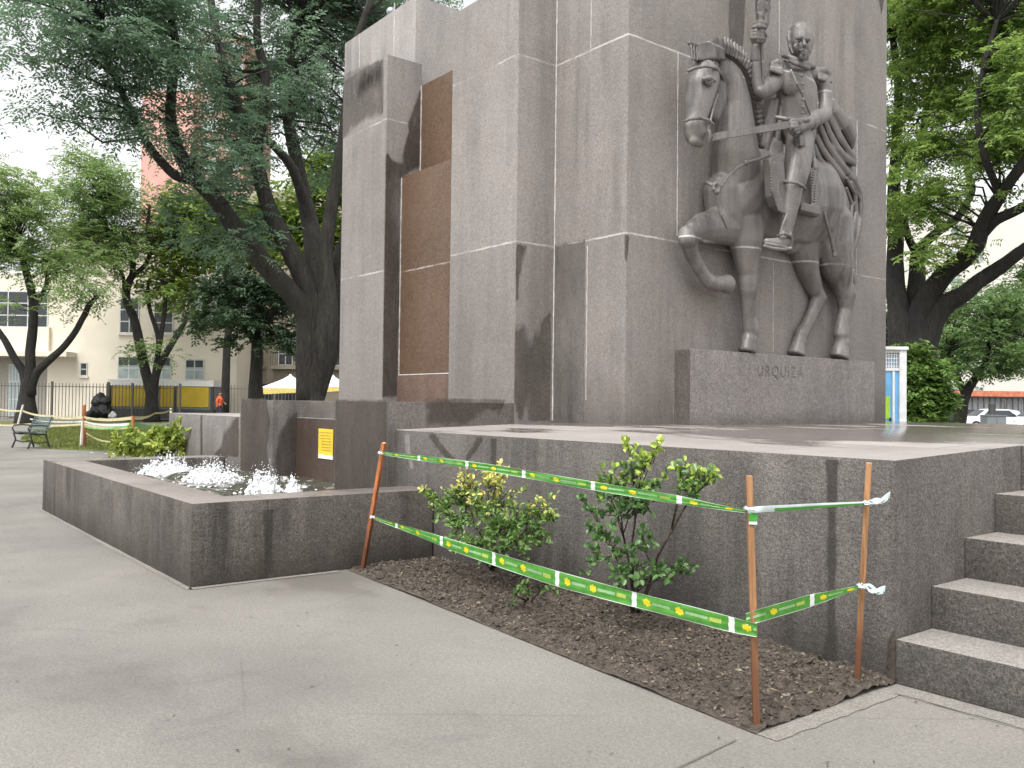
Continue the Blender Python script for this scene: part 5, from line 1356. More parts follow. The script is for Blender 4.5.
for (px_, py_, d_, r_, z_) in (
 ((-22.012,4.021,9.973), 0, 0, 1.7, 1.0), ((-22.569,3.296,10.303), 0, 0, 1.5, .8), ((-22.38,5.171,10.053), 0, 0, 1.8, 1.3), ((-22.686,4.822,8.853), 0, 0, 1.2, .9), ((-22.825,6.195,10.973), 0, 0, 1.8, 1.4), ((-22.372,3.596,8.943), 0, 0, .8, .5),
 ((-22.993,6.032,9.469), 0, 0, 1.6, 1.3), ((-25.669,8.369,11.959), 0, 0, 2.2, 1.6), ((-24.854,7.86,9.868), 0, 0, 1.9, 1.4), ((-24.431,8.431,9.037), 0, 0, 1.8, 1.2), ((-25.745,9.902,11.781), 0, 0, 2.2, 1.6), ((-22.851,6.258,8.221), 0, 0, 1.0, .6),
 ((-25.39,10.42,9.973), 0, 0, 1.7, 1.2), ((-26.676,11.92,12.899), 0, 0, 2.3, 1.6), ((-26.896,13.297,11.965), 0, 0, 2.0, 1.8), ((-26.266,12.411,13.882), 0, 0, 2.4, 1.5), ((-26.148,14.171,14.336), 0, 0, 2.3, 1.5), ((-27.928,13.649,10.576), 0, 0, 1.4, 1.4),
 ((-21.713,7.78,6.367), 0, 0, .9, .6), ((-21.858,7.56,7.365), 0, 0, .8, .5), ((-22.305,8.667,5.812), 0, 0, .7, .5), ((-21.315,8.241,7.751), 0, 0, .8, .5), ((-21.697,9.283,10.4), 0, 0, 1.0, .7), ((-22.751,5.569,8.353), 0, 0, .9, .45), ((-22.247,3.812,7.353), 0, 0, .35, .8), ((-22.143,3.923,7.992), 0, 0, .5, .4), ((-22.583,3.33,8.825), 0, 0, .7, .35), ((-22.91,4.548,8.49), 0, 0, .6, .4), ((-22.211,3.881,6.717), 0, 0, .22, .45),
 ((-24.534,8.359,7.357), 0, 0, 1.1, .9), ((-24.109,8.926,6.666), 0, 0, 1.0, .8), ((-24.63,8.274,6.236), 0, 0, .9, .7), ((-24.433,9.355,5.775), 0, 0, .8, .5), ((-24.969,7.817,6.929), 0, 0, .7, .6), ((-25.167,9.144,8.184), 0, 0, 1.2, .8),
 ((-25.903,9.594,14.802), 0, 0, 4, 1.6), ((-22.512,4.945,11.722), 0, 0, 3, 1.2), ((-25.649,13.142,15.521), 0, 0, 3.5, 1.6), ((-26.391,15.48,14.434), 0, 0, 1.6, 1.2)):
    Bl.append((*px_, r_, z_))
LEAF1 = leafmat('great_tree_leaf', (.085, .16, .1), (.22, .33, .2), trans=.5, rough=.5, nscale=.5)
tree('great dark green tree with spreading limbs rising behind the monument', (-23.039,11.167,0.383), L0, Bl, 470, 26, .34, .42, 5, .135, .05, LEAF1, BARK2, ntw=320, wob=.05, tr=.04)

# street trees before the cream building
T1 = [
 [(-56.509,8.963,-0.145,0.654), (-56.389,9.063,1.335,0.429), (-56.31,9.129,2.36,0.37), (-56.269,9.161,2.93,0.245)],
 [(-56.317,9.146,1.621,0.37), (-56.234,9.206,2.93,0.287), (-56.257,9.132,4.181,0.267), (-56.106,9.285,5.321,0.245), (-56.125,9.201,7.026,0.225), (-56.254,8.996,8.16,0.205), (-56.554,8.556,9.746,0.165), (-56.971,8.009,10.136,0.122)],
 [(-56.385,9.053,1.79,0.307), (-56.479,8.892,2.925,0.245), (-56.822,8.426,3.715,0.205), (-57.094,8.046,4.619,0.185), (-57.505,7.486,5.577,0.165)],
 [(-56.316,9.145,1.678,0.307), (-56.095,9.388,2.819,0.245), (-55.633,9.953,3.568,0.205), (-55.029,10.695,4.432,0.185), (-54.564,11.254,5.465,0.165), (-54.275,11.592,6.38,0.165), (-54.131,11.761,6.838,0.142), (-53.846,12.109,7.299,0.102)],
 [(-56.132,9.217,6.344,0.142), (-55.699,9.726,7.603,0.122), (-55.586,9.841,8.458,0.102), (-55.859,9.465,9.192,0.082)],
]
Bl = []
for p, r_, z_ in (((-56.938,7.931,13.548), 1.7, 1.1), ((-56.176,8.936,12.71), 1.4, 1.0), ((-57.06,7.836,11.84), 2.2, 1.2), ((-57.135,9.377,11.488), 1.6, 1.0), ((-56.836,8.202,9.57), 1.6, .9), ((-55.502,9.898,9.881), 1.4, .9), ((-53.801,10.554,6.939), .9, .9), ((-54.087,10.231,5.708), .8, .5), ((-55.969,7.801,6.339), .7, .7), ((-54.19,11.646,7.917), 1.2, .8), ((-56.214,9.028,8.73), 1.2, .7), ((-54.985,10.59,9.038), 1.0, .8), ((-57.774,6.972,10.404), 2.2, 1.6)):
    Bl.append((*p, r_, z_))
LEAF2 = leafmat('street_tree_leaf', (.1, .19, .06), (.32, .43, .15), trans=.5, rough=.5, nscale=.35)
STG = 'street trees by the railings'
tree('street tree at the far left with three bare forked limbs', (-56.474,9.007,-0.145), T1, Bl, 135, 15, .55, .7, 5, .24, .085, LEAF2, ntw=200, group=STG, lim=6, wob=.12)
T2 = [
 [(-58.305,16.406,0.011,0.551), (-58.252,16.424,1.413,0.389), (-58.243,16.402,2.368,0.366), (-58.236,16.386,3.069,0.229)],
 [(-58.288,16.367,1.73,0.366), (-58.431,16.132,3.192,0.322), (-58.689,15.742,4.906,0.299), (-58.908,15.401,6.621,0.274), (-59.213,14.976,7.634,0.252), (-59.163,15.001,8.717,0.229), (-58.921,15.286,9.423,0.207), (-58.909,15.259,10.633,0.159), (-59.095,14.983,11.712,0.137), (-59.716,14.162,12.463,0.115)],
 [(-58.961,15.239,9.295,0.185), (-58.405,15.926,10.006,0.137), (-58.161,16.205,10.966,0.137), (-58.384,15.875,12.235,0.115), (-58.212,16.039,13.831,0.092)],
 [(-58.953,15.219,10.186,0.137), (-59.495,14.499,10.94,0.137), (-59.879,13.976,11.823,0.115), (-60.022,13.743,13.222,0.115), (-59.932,13.816,14.433,0.092)],
 [(-59.289,14.87,7.887,0.137), (-59.275,14.836,9.352,0.115), (-59.659,14.315,10.172,0.115), (-60.402,13.356,10.412,0.092)],
 [(-58.209,16.466,1.796,0.322), (-58.038,16.631,3.327,0.252), (-57.674,17.058,4.417,0.207), (-57.312,17.488,5.379,0.207), (-56.951,17.921,6.214,0.159), (-56.786,18.102,7.045,0.115)],
 [(-58.208,16.463,1.923,0.274), (-58.074,16.575,3.581,0.185), (-57.902,16.738,5.24,0.159), (-58.277,16.195,7.016,0.137), (-58.381,16.013,8.415,0.115), (-58.256,16.146,9.181,0.092)],
 [(-57.99,16.661,4.22,0.159), (-57.733,16.91,6.517,0.137), (-57.636,16.966,8.429,0.137), (-57.938,16.535,9.697,0.115)],
]
Bl = []
for p, r_, z_ in (((-60.542,12.969,16.331), 1.8, 1.0), ((-59.965,13.751,15.069), 2.6, 1.6), ((-61.152,12.267,14.091), 2.0, 1.2), ((-60.18,13.544,13.155), 2.6, 1.4), ((-60.056,15.318,13.387), 2.2, 1.5), ((-61.366,12.06,12.176), 2.2, 1.2), ((-59.316,13.099,11.066), 2.0, 1.1), ((-59.276,16.385,11.458), 1.7, 1.1), ((-59.416,14.599,10.941), 1.8, 1.0), ((-59.904,12.384,9.991), 1.6, .9), ((-59.699,17.432,12.502), 1.2, .9), ((-59.1,18.239,11.327), 1.8, 1.4), ((-58.563,14.128,9.205), 1.0, .9), ((-58.466,15.927,7.776), .9, 1.0), ((-57.646,15.471,4.408), .9, .6), ((-56.684,16.707,4.239), .8, .5), ((-60.847,12.546,17.281), .8, .7), ((-61.933,11.256,14.393), .9, .7), ((-59.956,13.729,16.025), 1.0, 1.0)):
    Bl.append((*p, r_, z_))
tree('street tree with a leaning dark trunk in front of the yellow container', (-58.304,16.405,0.074), T2, Bl, 200, 15, .6, .75, 5, .26, .09, LEAF2, ntw=260, group=STG, lim=6, wob=.12)
# small dense tree left of the great trunk
T3 = [[(-36.764,14.699,0.977,0.367), (-36.751,14.667,2.36,0.281), (-36.712,14.671,3.657,0.259), (-36.673,14.676,4.954,0.238), (-36.821,14.442,6.248,0.173)], [(-36.71,14.666,3.873,0.173), (-37.152,14.061,5.031,0.13), (-37.623,13.43,5.799,0.108)], [(-36.677,14.686,4.522,0.173), (-36.135,15.342,5.613,0.13), (-35.809,15.736,6.268,0.108)]]
Bl = []
for p, r_, z_ in (((-37.81,13.191,5.796), 1.1, .9), ((-37.138,14.028,6.457), 1.3, 1.0), ((-36.474,14.884,6.254), 1.2, 1.0), ((-38.086,12.876,4.71), .9, .6), ((-36.304,13.527,4.851), 1.1, .7), ((-36.651,13.12,3.793), .6, .45), ((-36.569,14.817,4.74), 1.0, .6), ((-35.95,15.585,5.401), 1.0, .8), ((-36.446,13.39,3.586), .35, .3), ((-36.503,13.335,3.08), .2, .2), ((-35.827,15.78,4.323), .6, .5), ((-36.053,13.878,4.015), .6, .4)):
    Bl.append((*p, r_, z_))
tree('small dense dark tree left of the great trunk', (-36.773,14.719,0.113), T3, Bl, 85, 24, .3, .36, 4, .17, .09, leafmat('dark_tree_leaf', (.022, .048, .024), (.065, .11, .052), trans=.2, nscale=.6), ntw=60)
# bright trees beyond
LEAF3 = leafmat('far_tree_leaf', (.08, .15, .03), (.26, .34, .07), trans=.5, nscale=.3)
def fartree(label, base, h, blobs, d, leaf, clusters=110, group=None):
    b_ = Vector(base)
    top = np.mean([q[:3] for q in blobs], axis=0)
    lim_ = [[(b_.x, b_.y, 0, .3), (b_.x, b_.y, top[2] * .5, .24), (top[0], top[1], top[2], .12)]]
    for q in blobs[:6]: lim_.append([(b_.x, b_.y, top[2] * .5, .14), (*((np.array(q[:3]) + top) / 2), .08), (*q[:3], .03)])
    tree(label, base, lim_, blobs, clusters, 18, .8, .9, 4, .42, .2, leaf, ntw=60, group=group, lim=8)
fartree('bright yellow green tree seen through the great limbs', (-56.389,20.477,0.172), 12, [(*(-57.261,18.894,13.442), 2.16, 1.58), (*(-55.879,20.72,11.849), 2.16, 1.58), (*(-53.87,23.244,13.185), 2.30, 1.87), (*(-58.1,17.969,9.212), 1.58, 1.44), (*(-52.285,25.317,11.92), 2.16, 2.16), (*(-52.048,25.483,15.814), 1.80, 1.80), (*(-57.676,18.421,11.813), 1.80, 1.44)], 80, LEAF3, 200)
fartree('green tree beyond the tents at the foot of the monument', (-67.439,30.69,0.553), 8, [(*(-67.891,29.919,6.03), 2.2, 1.6), (*(-68.805,28.77,5.438), 1.6, 1.3), (*(-66.467,31.697,7.286), 2.4, 2.2), (*(-63.81,31.938,4.753), 2.0, 2.0)], 72, leafmat('mid_tree_leaf', (.03, .065, .02), (.08, .13, .03), trans=.3, nscale=.4), 100)
# right-hand side: great limbs beyond the booth
T4 = [
 [(-12.199,23.418,0.351,0.728), (-12.15,23.423,1.99,0.587), (-12.123,23.419,3.082,0.516), (-12.099,23.425,3.765,0.306)],
 [(-12.254,23.3,1.715,0.47), (-12.308,23.183,3.078,0.399), (-12.486,23.246,4.053,0.308), (-12.703,23.43,4.78,0.263), (-12.972,23.867,5.642,0.232), (-12.93,23.896,6.326,0.22), (-12.974,23.808,7.263,0.183), (-12.907,23.839,8.828,0.146), (-12.82,23.889,10.535,0.109), (-12.976,23.62,12.522,0.085)],
 [(-12.069,23.375,1.716,0.421), (-12.039,23.365,3.076,0.397), (-11.962,23.427,4.11,0.351), (-11.723,23.55,4.698,0.291), (-11.307,23.578,5.198,0.253), (-10.773,23.44,5.439,0.237), (-10.424,23.227,5.708,0.221), (-10.25,23.113,6.054,0.197), (-9.939,22.848,6.425,0.183), (-9.573,22.654,6.782,0.158), (-9.111,22.26,7.069,0.134), (-8.643,22.191,7.577,0.121), (-8.019,21.99,8.318,0.088)],
 [(-10.203,23.174,6.004,0.153), (-9.833,22.99,6.252,0.14), (-9.411,22.878,6.318,0.127), (-8.793,22.687,6.502,0.113), (-8.288,23.316,6.989,0.082)],
 [(-11.987,23.326,1.446,0.42), (-11.941,23.337,2.8,0.395), (-11.764,23.527,3.831,0.349), (-11.396,23.656,4.327,0.277), (-10.908,23.624,4.522,0.227), (-10.585,23.701,4.841,0.203), (-10.268,23.776,5.024,0.189), (-9.865,23.634,5.221,0.176), (-9.408,23.559,5.51,0.161), (-8.849,24.257,6.047,0.119)],
 [(-12.283,23.569,2.268,0.379), (-12.286,23.678,3.654,0.333), (-12.295,23.8,4.496,0.262), (-12.471,24.193,5.392,0.219), (-12.566,24.376,5.935,0.183), (-12.37,24.615,6.28,0.135), (-12.255,25.076,6.609,0.123), (-12.065,25.633,6.944,0.111), (-11.994,26.032,7.398,0.1), (-11.921,26.432,7.916,0.088), (-12.117,26.485,8.496,0.077), (-12.254,26.277,9.44,0.064)],
 [(-12.584,24.354,5.934,0.122), (-12.72,24.165,6.33,0.098), (-12.785,24.064,6.84,0.085), (-12.707,24.134,7.695,0.074), (-12.483,24.37,9.12,0.074), (-12.295,24.562,10.545,0.061), (-12.194,24.641,11.969,0.048)],
 [(-9.588,22.636,6.757,0.095), (-9.534,21.705,7.442,0.082), (-9.67,21.49,8.634,0.072), (-9.512,21.651,9.831,0.062), (-9.279,21.905,11.029,0.051)],
]
Bl = []
for p, r_, z_ in (((-12.716,23.962,12.243), 1.3, 1.0), ((-11.785,23.535,12.094), 1.4, 1.0), ((-10.569,23.482,11.667), 1.6, 1.0), ((-9.568,23.149,11.361), 1.5, 1.0), ((-12.817,23.883,10.819), 1.0, .9), ((-11.799,23.57,10.593), 1.2, .8), ((-11.291,24.206,11.012), 1.2, .8), ((-9.733,22.977,10.232), 1.2, .8), ((-11.978,23.38,9.498), 1.2, .7), ((-11.151,23.627,9.476), 1.1, .7), ((-10.347,23.84,9.579), 1.0, .7), ((-12.32,22.965,8.809), .9, .7), ((-11.572,23.125,8.399), 1.1, .6), ((-10.843,23.251,8.262), 1.0, .6), ((-10.356,23.861,8.664), .9, .6), ((-12.248,23.101,7.582), .8, .6), ((-11.335,22.654,7.337), .9, .5), ((-11.01,23.06,7.605), .7, .4), ((-12.34,23.012,6.762), .7, .5), ((-9.082,22.243,8.645), 1.0, .7), ((-9.24,22.082,7.448), .6, .35), ((-9.098,22.281,6.973), .5, .3), ((-10.733,23.463,6.224), .4, .2), ((-11.112,23.009,5.327), .45, .3), ((-11.602,23.197,5.245), .45, .4), ((-8.999,22.315,9.602), 1.2, .9), ((-10.8,23.149,12.709), 3.5, 1.0), ((-8.716,22.719,8.414), 1.5, 1.2), ((-10.597,23.001,5.833), .3, .25), ((-12.261,23.132,6.217), .5, .4), ((-11.669,23.053,6.927), .9, .5), ((-10.935,23.177,7.005), .7, .4), ((-11.122,22.652,5.914), .45, .3), ((-11.596,22.391,5.318), .4, .3), ((-9.768,22.239,6.85), .5, .3), ((-9.155,22.257,5.54), .35, .2), ((-9.755,23.029,7.98), .8, .5), ((-10.641,22.828,4.532), .3, .2)):
    Bl.append((*p, r_, z_))
LEAF4 = leafmat('right_tree_leaf', (.07, .155, .035), (.4, .54, .14), trans=.55, rough=.45, nscale=.9)
tree('tall tree right of the monument with massive dark forked limbs', (-12.272,23.344,-0.196), T4, Bl, 380, 24, .24, .36, 5, .125, .055, LEAF4, ntw=220, droop=.2, wob=.05)
T5 = [[(-19.987,42.693,0.376,0.311), (-19.857,42.814,1.668,0.263), (-19.733,42.95,2.292,0.239), (-19.493,43.238,2.87,0.191), (-19.162,43.637,3.545,0.143), (-19.004,43.796,4.79,0.119)], [(-19.764,42.914,2.196,0.167), (-20.048,42.514,3.241,0.143), (-20.242,42.221,4.526,0.119)], [(-19.493,43.238,2.87,0.143), (-18.723,44.206,3.362,0.096), (-18.275,44.754,4.088,0.072)]]
Bl = []
for p, r_, z_ in (((-19.882,42.656,5.25), 1.7, 1.2), ((-19.137,43.575,6.22), 1.8, 1.2), ((-18.401,44.516,6.234), 1.8, 1.3), ((-20.19,42.313,3.811), 1.4, 1.0), ((-18.699,42.58,4.242), 1.6, 1.0), ((-17.835,43.677,4.492), 1.6, 1.0), ((-20.793,43.06,6.797), 1.2, .9), ((-18.134,43.337,3.321), 1.1, .5), ((-17.765,43.825,2.862), .6, .4), ((-18.994,42.232,3.397), .9, .5), ((-20.434,42.033,2.851), .8, .5), ((-19.129,45.163,7.564), 1.2, .7), ((-17.643,43.956,3.564), 1.1, .8)):
    Bl.append((*p, r_, z_))
tree('smaller dark leaning tree beside the white cars', (-20.018,42.659,0.185), T5, Bl, 140, 17, .36, .46, 4, .18, .085, leafmat('small_tree_leaf', (.06, .125, .045), (.21, .32, .11), trans=.5, nscale=.5), ntw=130)
# leafy bush beside the booth
Bl = []
for p, r_, z_ in (((-11.098,21.49,2.825), .3, .25), ((-11.009,21.617,2.452), .45, .35), ((-11.121,21.488,2.074), .4, .35), ((-10.859,21.823,2.079), .45, .35), ((-11.172,21.44,1.573), .35, .35), ((-10.957,21.718,1.502), .4, .35), ((-10.77,21.949,1.756), .3, .25), ((-11.053,21.61,1.075), .45, .4), ((-10.826,21.914,0.704), .4, .5), ((-11.181,21.463,0.572), .4, .5)):
    Bl.append((*p, r_, z_))
tree('bright green leafy bush beside the blue booth', (-11.033,21.675,-0.05), [[(-11.033,21.675,-0.05,0.05), (-11.037,21.626,1.2,0.038), (-11.071,21.538,2.45,0.025)], [(-11.029,21.663,0.45,0.038), (-10.865,21.838,1.454,0.025), (-10.798,21.905,1.956,0.019)]], Bl, 110, 26, .14, .22, 4, .12, .06, leafmat('booth_bush_leaf', (.055, .12, .028), (.2, .32, .07), trans=.35, nscale=1.6), nm='bush', ntw=50)
LEAF6 = leafmat('back_tree_leaf', (.03, .07, .02), (.1, .17, .04), trans=.35, nscale=.3)
fartree('far green tree at the right end of the street', (-36.144,91.842,1.244), 9, [(*(-36.664,90.898,9.16), 3, 2.5), (*(-35.166,92.781,10.156), 3.5, 3), (*(-37.575,89.8,7.209), 2.2, 1.8), (*(-34.236,93.835,14.04), 4, 3)], 85, LEAF6, 120)
fartree('far green tree behind the booth and the great forked limbs', (-43.276,87.591,1.119), 9, [(*(-45.048,85.037,9.289), 3, 3), (*(-43.487,86.963,11.322), 3, 2.5), (*(-42.288,88.62,7.843), 2.6, 2.2), (*(-46.011,83.946,5.268), 2.5, 3)], 88, LEAF6, 120)

# ------------------------------------------------------------------ the street beyond: buildings in their own frame (right, away, up)
def street(name, label, cat, L, group=None):
    """thing standing at street-frame point L, turned square to the street"""
    p = STREET @ Vector((L[0], L[1], 0))
    t = thing(name, label, cat, p, STREET, group)
    return t, Matrix.Translation((-L[0], -L[1], 0))
def sb(x0, x1, y0, y1, z0, z1, M, bev=0):
    return MB().box(x0, x1, y0, y1, z0, z1, bev, M)
CREAM = simple('cream_render', (.7, .64, .53), .9, var=.07, scale=.5)
CREAM2 = simple('cream_trim', (.66, .62, .53), .9, var=.06, scale=.5)
GLASS = simple('dark_window_glass', (.03, .035, .04), .12, var=.2, scale=1)
GLASSB = simple('pale_window_blind', (.28, .33, .32), .4, var=.25, scale=1.5)
FRAMEW = simple('window_frame_paint', (.5, .52, .5), .5)
IRON = simple('dark_iron', (.035, .035, .035), .6)
RAILP = simple('railing_paint', (.1, .095, .085), .7)
d = 62
lo, hi = (-36.097,62.019,1.272), (-19.452,62.015,1.476)
bl, M = street('building', 'long cream rendered building with a glazed upper band and small lower windows', 'building', lo)
xl = lo[0] - 14; xm = (-32.798,61.866,8.365)[0]; xr = hi[0]
ztop = (-25.663,61.76,13.248)[2]; ztl = (-34.797,61.824,10.315)[2]
sb(xm, xr, d, d + 14, 0, ztop, M).build('wall', CREAM, bl, local=True)
sb(xl, xm - .005, d + .15, d + 14, 0, ztl, M).build('wall', CREAM2, bl, local=True)
sb(xm - .1, xr + .1, d - .12, d + 14.1, ztop, ztop + .3, M).build('cornice', CREAM2, bl, local=True)
sb(xl, (-30.776,61.949,4.511)[0], d - 1.4, d + .14, (-34.018,61.953,4.33)[2], (-34.023,61.946,4.683)[2], M).build('canopy', CREAM2, bl, local=True)
sb(xl, (-32.61,61.95,4.489)[0], d - .3, d + .149, (-34.023,61.945,4.718)[2], (-34.044,61.907,6.446)[2], M).build('spandrel', CREAM2, bl, local=True)
def window(t, x0, x1, z0, z1, y, M, nx=2, nz=2, glass=GLASS, rec=.25, half=None):
    fr = MB(); w = .07
    fr.box(x0, x1, y - .05, y + .06, z0, z0 + w, 0, M); fr.box(x0, x1, y - .05, y + .06, z1 - w, z1, 0, M)
    for i in range(nx + 1):
        x = x0 + (x1 - x0 - w) * i / nx; fr.box(x, x + w, y - .048, y + .058, z0 + w, z1 - w, 0, M)
    for k in range(1, nz):
        z = z0 + (z1 - z0) * k / nz; fr.box(x0 + w, x1 - w, y - .046, y + .056, z - w / 2, z + w / 2, 0, M)
    o = fr.build('window', FRAMEW, t, local=True)
    sb(x0 + w, x1 - w, y - .035, y - .015, z0 + w, z1 - w, M).build('pane', glass, o, local=True)
    if half: sb(x0 + w, x1 - w, y - .042, y - .0352, z0 + w, z0 + (z1 - z0) * half, M).build('blind', GLASSB, o, local=True)
    return o
a, b_ = (-36.16,61.908,6.42), (-32.876,61.852,8.999)
window(bl, a[0] - 8, b_[0], a[2], b_[2], d + .1, M, 8, 3, GLASS)
for (a, b_, hf, nx_, nz_) in (((-27.762,61.915,6.099), (-26.382,61.861,8.584), 0, 2, 3), ((-25.364,61.914,6.129), (-23.98,61.867,8.332), 0, 2, 3), ((-27.828,61.986,2.819), (-26.261,61.95,4.46), .62, 2, 2), ((-25.324,61.985,2.85), (-24.074,61.951,4.452), .62, 2, 2), ((-23.067,61.985,2.842), (-21.744,61.954,4.304), .62, 2, 2), ((-30.476,61.981,3.034), (-29.958,61.961,3.992), 0, 1, 2), ((-22.757,61.909,6.372), (-21.513,61.863,8.503), 0, 2, 3)):
    window(bl, a[0], b_[0], a[2], b_[2], d, M, nx_, nz_, GLASS, half=hf or None)
    sb(a[0] - .08, b_[0] + .08, d - .14, d - .001, a[2] - .14, a[2] - .01, M).build('sill', CREAM2, bl, local=True)
# entry under the canopy; shade of a recess put into the wall colour
a, b_ = (-35.524,62.035,0.574), (-34.58,61.958,4.112)
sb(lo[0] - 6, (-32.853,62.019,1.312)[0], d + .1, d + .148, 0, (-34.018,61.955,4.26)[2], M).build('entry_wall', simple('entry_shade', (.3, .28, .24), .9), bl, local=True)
window(bl, a[0], b_[0], .1, b_[2] - .3, d + .05, M, 4, 3, simple('entry_glass', (.3, .36, .38), .3))
# old stone house with balconies
o0, o1 = (-20.632,66.016,1.475), (-12.524,66.014,1.574)
oh, M2 = street('building', 'old tan stone house with iron balconies behind the small dark tree', 'building', o0)
TAN = simple('tan_stone', (.3, .26, .2), .9, var=.15, scale=.8)
sb(o0[0], o1[0] + 12, 66, 80, 0, (-19.098,65.674,17.259)[2], M2).build('wall', TAN, oh, local=True)
for px0 in ((-20.185,66.009,1.781), (-17.783,66.009,1.81), (-15.906,66.008,1.833), (-14.029,66.008,1.856)):
    z0 = (-18.938,65.959,4.123)[2]
    window(oh, px0[0] + .2, px0[0] + 1.3, z0, z0 + 2.6, 66, M2, 2, 3, GLASS)
    window(oh, px0[0] + .2, px0[0] + 1.3, z0 + 4, z0 + 6.6, 66, M2, 2, 3, GLASS)
    bal = sb(px0[0] - .2, px0[0] + 1.7, 65.2, 65.99, z0 - .3, z0 - .05, M2).build('balcony', TAN, oh, local=True)
    mb = MB()
    for i in range(12): mb.box(px0[0] - .18 + i * .168, px0[0] - .15 + i * .168, 65.22, 65.25, z0 - .05, z0 + .9, 0, M2)
    mb.box(px0[0] - .2, px0[0] + 1.7, 65.2, 65.26, z0 + .9, z0 + .95, 0, M2); mb.build('railing', IRON, bal, local=True)
sb((-18.755,66.016,1.498)[0], (-15.902,66.015,1.533)[0], 65.4, 65.99, .2, 2.7, M2).build('shopfront', GLASS, oh, local=True)
# pink tower far behind
p0, p1 = (-55.576,130.035,1.268), (-40.787,130.032,1.449)
pt, M3 = street('tower_block', 'tall salmon pink tower block far behind the trees', 'building', p0)
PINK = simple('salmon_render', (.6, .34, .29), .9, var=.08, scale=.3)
zt3 = (-48.154,129.035,47.495)[2]
xs3 = (-47.886,130.033,1.362)[0]
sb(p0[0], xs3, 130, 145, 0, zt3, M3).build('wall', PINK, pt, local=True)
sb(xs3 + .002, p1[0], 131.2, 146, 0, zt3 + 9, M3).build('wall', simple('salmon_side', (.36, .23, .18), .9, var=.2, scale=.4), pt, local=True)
for k in range(19):
    z = 4 + k * 2.9
    if z > zt3 + 6: break
    for xx in (xs3 + 1.0, xs3 + 4.6):
        window(pt, xx, xx + 2.2, z, z + 1.7, 131.15, M3, 2, 1, GLASSB)
# right: white block, grey shed with an orange fascia
w0, w1 = (48.897,120.006,2.51), (74.833,119.999,2.827)
wb, M4 = street('tower_block', 'pale white apartment block behind the right hand tree', 'building', w0)
WH = simple('white_render', (.6, .58, .53), .9, var=.06, scale=.2)
zt4 = (60.857,119.427,29.273)[2]
sb(w0[0], w1[0], 120, 135, 0, zt4, M4).build('wall', WH, wb, local=True)
for k in range(8):
    for j in range(3, 5):
        xx = w0[0] + 1.5 + j * 3.2; z = 3 + k * 3.1
        if z > zt4 - 2.2: continue
        window(wb, xx, xx + 1.2, z, z + 1.5, 120, M4, 2, 1, GLASSB)
s0, s1 = (33.994,76.003,2.177), (46.53,76,2.33)
sh_, M5 = street('shed', 'low grey shed with an orange tiled fascia behind the parked cars', 'building', s0)
GREYW = simple('grey_metal', (.2, .215, .23), .6, var=.15, scale=.8)
zf = (41.333,75.984,3.044)[2]; zw = (41.339,75.995,2.569)[2]
sb(s0[0], s1[0], 76, 82, 0, zw, M5).build('wall', GREYW, sh_, local=True)
mb = sb(s0[0] - .1, s1[0] + .1, 75.5, 82.1, zw + .001, zf, M5); mb.build('fascia', simple('orange_tile', (.48, .16, .09), .8, var=.3, scale=3), sh_, local=True)
mb = MB()
for i in range(24): x = s0[0] + .3 + i * (s1[0] - s0[0] - .6) / 24; mb.box(x, x + .06, 75.95, 75.998, .1, zw - .1, 0, M5)
mb.build('wall_rib', IRON, sh_, local=True)

# ------------------------------------------------------------------ railings
def railing(label, L0, L1, dist, h, step=.22, group='iron railings along the street'):
    t, M = street('iron_railing', label, 'railing', L0, group)
    mb = MB(); x = L0[0]
    while x < L1[0]:
        mb.box(x, x + .03, dist - .015, dist + .015, .1, h, 0, M); x += step
    o = mb.build('bars', RAILP, t, local=True)
    for z in (.2, h - .25): sb(L0[0], L1[0], dist - .0195, dist + .0195, z, z + .05, M).build('rail', RAILP, t, local=True)
    x = L0[0]
    while x < L1[0] + .1:
        sb(x - .06, x + .06, dist - .06, dist + .06, 0, h + .1, M).build('post', RAILP, t, local=True); x += (L1[0] - L0[0]) / 3 - 1e-4
hr = (-29.309,56.993,2.44)[2]
railing('tall dark iron railing before the cream building, left of the yellow container', (-37.077,57.019,1.243), (-26.183,57.016,1.376), 57, hr)
railing('tall dark iron railing in front of the yellow container', (-25.961,56.616,1.378), (-21.364,56.615,1.434), 56.6, hr * .98)
railing('tall dark iron railing right of the yellow container', (-18.662,57.014,1.468), (-13.734,57.013,1.528), 57, hr)
railing('dark iron railing behind the white cars', (33.024,72.003,2.151), (44.081,72,2.286), 72, (39.167,72.001,2.226)[2], .3)

# yellow site container
y0_, y1_ = (-26.806,58.516,1.374), (-19.885,58.515,1.458)
yc, M6 = street('site_container', 'yellow sided site container with a white top edge and dark base', 'container', y0_)
z0, z1, z2, z3 = 0, (-23.405,58.528,0.817)[2], (-23.423,58.495,2.347)[2], (-23.428,58.487,2.746)[2]
sb(y0_[0], y1_[0], 58.5, 61, .15, z1, M6).build('base', simple('container_base', (.05, .055, .06), .7), yc, local=True)
sb(y0_[0] + .05, y1_[0] - .05, 58.52, 60.95, z1 + .001, z2, M6).build('body', simple('container_grey', (.2, .2, .19), .7), yc, local=True)
sb(y0_[0] - .05, y1_[0] + .05, 58.4, 61.05, z2 + .001, z3, M6).build('roof', simple('container_white', (.65, .65, .62), .7), yc, local=True)
YEL = simple('container_yellow', (.42, .3, .015), .6, var=.12, scale=1.2)
for (a, b_) in (((-26.606,58.516,1.376), (-24.077,58.516,1.407)), ((-22.281,58.515,1.429), (-20.151,58.515,1.455)), ((-23.412,58.516,1.415), (-22.48,58.515,1.427))):
    sb(a[0], b_[0], 58.44, 58.515, z1 + .15, z2 - .04, M6).build('side_panel', YEL, yc, local=True)
